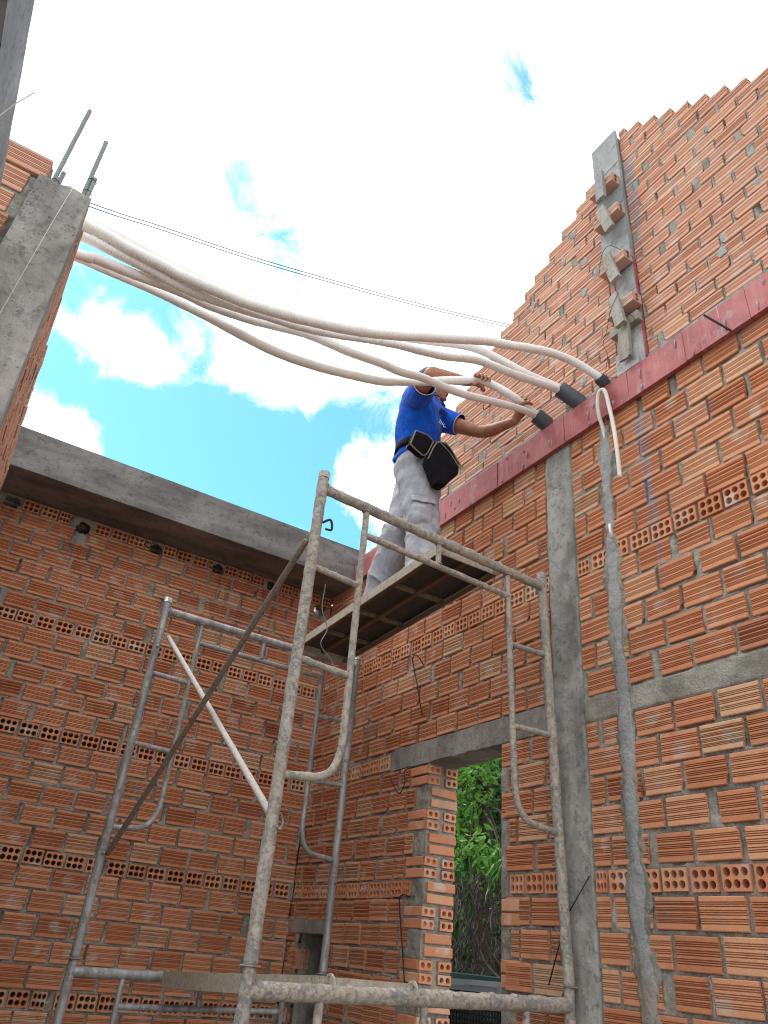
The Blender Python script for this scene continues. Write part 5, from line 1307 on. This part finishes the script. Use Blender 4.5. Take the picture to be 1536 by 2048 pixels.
# hanging dead leaves
r = np.random.default_rng(3); b = MB()
for i in range(1100):
    p = Vector((r.uniform(3.75, 4.15), r.uniform(4.25, 5.9), r.uniform(-.02, .62))); L = r.uniform(.07, .16); q = [p]
    for k_ in range(4): p = p+Vector((r.uniform(-.02, .02), r.uniform(-.025, .025), -L/4)); q.append(p)
    w = r.uniform(.003, .007); b.tube(q, [w*.5, w, w*1.1, w*.8, w*.3], 5)
tag(b.build('dead_leaves', M_DEAD), 'mass of curled dark dead leaves hanging below the tree', 'dead leaves', kind='stuff')
for i in range(9):
    y = random.uniform(4.4, 5.7); z = random.uniform(.1, .7)
for i, pts in enumerate((((3.85, 4.5, -.05), (3.9, 4.85, .15), (3.9, 5.0, .45), (3.95, 5.15, .75)), ((3.7, 4.35, -.1), (3.8, 4.75, .05), (3.85, 4.95, .3)))):
    tag(MB().tube(catmull(pts, 6), .007, 6).build('twig', M_BARK, None, True), ('longer', 'shorter')[i]+' bare twig in front of the dead leaves', 'twig')
# crates and offcuts
M_CRATE = plain('black_crate_plastic', (.018, .02, .022), .5, .3, 30, .1)
M_SHEET = plain('dark_green_sheet', (.02, .075, .062), .45, .3, 12, .1)
M_ZN = plain('pale_zinc_profile', (.55, .64, .72), .4, .3, 25, .1, .4)
M_WOODO = plain('orange_wood_offcut', (.42, .22, .12), .8, .4, 20, .4)
def crate(x0, y0, z0, label):
    lx, ly, lz = .42, .62, .30; t = thing('plastic_crate', label, 'crate', (x0+lx/2, y0+ly/2, z0), 'black crates outside the doorway'); w = .008
    MB().box(x0, x0+lx, y0, y0+ly, z0, z0+.008).build('base', M_CRATE, t)
    for nm, (a, c_, e, f, ax) in {'front': (x0, x0+w, y0, y0+ly, 1), 'back': (x0+lx-w, x0+lx, y0, y0+ly, 1), 'near': (x0+w, x0+lx-w, y0, y0+w, 0), 'far': (x0+w, x0+lx-w, y0+ly-w, y0+ly, 0)}.items():
        b = MB(); b.box(a, c_, e, f, z0+lz-.03, z0+lz); b.box(a, c_, e, f, z0+.009, z0+.03)
        if ax:
            for k_ in range(int(ly/.028)+1): yy = e+.001+k_*.028; b.box(a+.001, c_-.001, yy, min(yy+.011, f), z0+.0305, z0+lz-.0305)
        else:
            for k_ in range(int(lx/.028)): xx = a+.001+k_*.028; b.box(xx, min(xx+.011, c_), e+.001, f-.001, z0+.0305, z0+lz-.0305)
        for k_ in range(1, 8): zz = z0+.03+k_*.030; b.box(a+.002, c_-.002, e+.0015, f-.0015, zz, zz+.009)
        b.build('lattice_side', M_CRATE, t)
for i, lab in enumerate(('top', 'second', 'third', 'fourth')): crate(3.22, 3.86, -.42-.302*i, 'black lattice crate outside the doorway, %s of the near stack' % lab)
for i, lab in enumerate(('top', 'second', 'third', 'fourth')): crate(3.25+.01*i, 4.52, -.40-.302*i, 'black lattice crate outside the doorway, %s of the far stack' % lab)
b = MB(); b.obox((3.62, 4.75, -.055), (.28, .02, 0), (-.02, .75, .0), (0, 0, .012)); tag(b.build('sheet_panel', M_SHEET), 'dark green sheet lying over the crates outside', 'sheet')
for i, (y, z, an) in enumerate(((4.05, -.095, .05), (4.15, -.128, -.06), (4.28, -.105, .12))):
    b = MB(); u = Vector((.10+an, 1, -.02)).normalized(); s = Vector((1, -.1, 0)).normalized(); c_ = Vector((3.10+.05*i, y, z+.030))
    b.obox(c_, u*.60, s*.022, Vector((0, 0, .0015))); b.obox(c_+s*.0205+Vector((0, 0, -.013)), u*.60, s*.0015, Vector((0, 0, .0113))); b.obox(c_-s*.0205+Vector((0, 0, -.013)), u*.60, s*.0015, Vector((0, 0, .0113)))
    tag(b.build('metal_profile', M_ZN), ('nearest', 'middle', 'farthest')[i]+' pale zinc profile lying on the crates outside', 'metal profile', 'zinc profiles on the crates')
b = MB(); b.obox((3.45, 4.55, -.085), (.02, .22, -.01), (.05, -.004, 0), (0, 0, .009)); tag(b.build('wood_offcut', M_WOODO), 'orange-brown wood offcut lying on the crates outside', 'wood offcut')
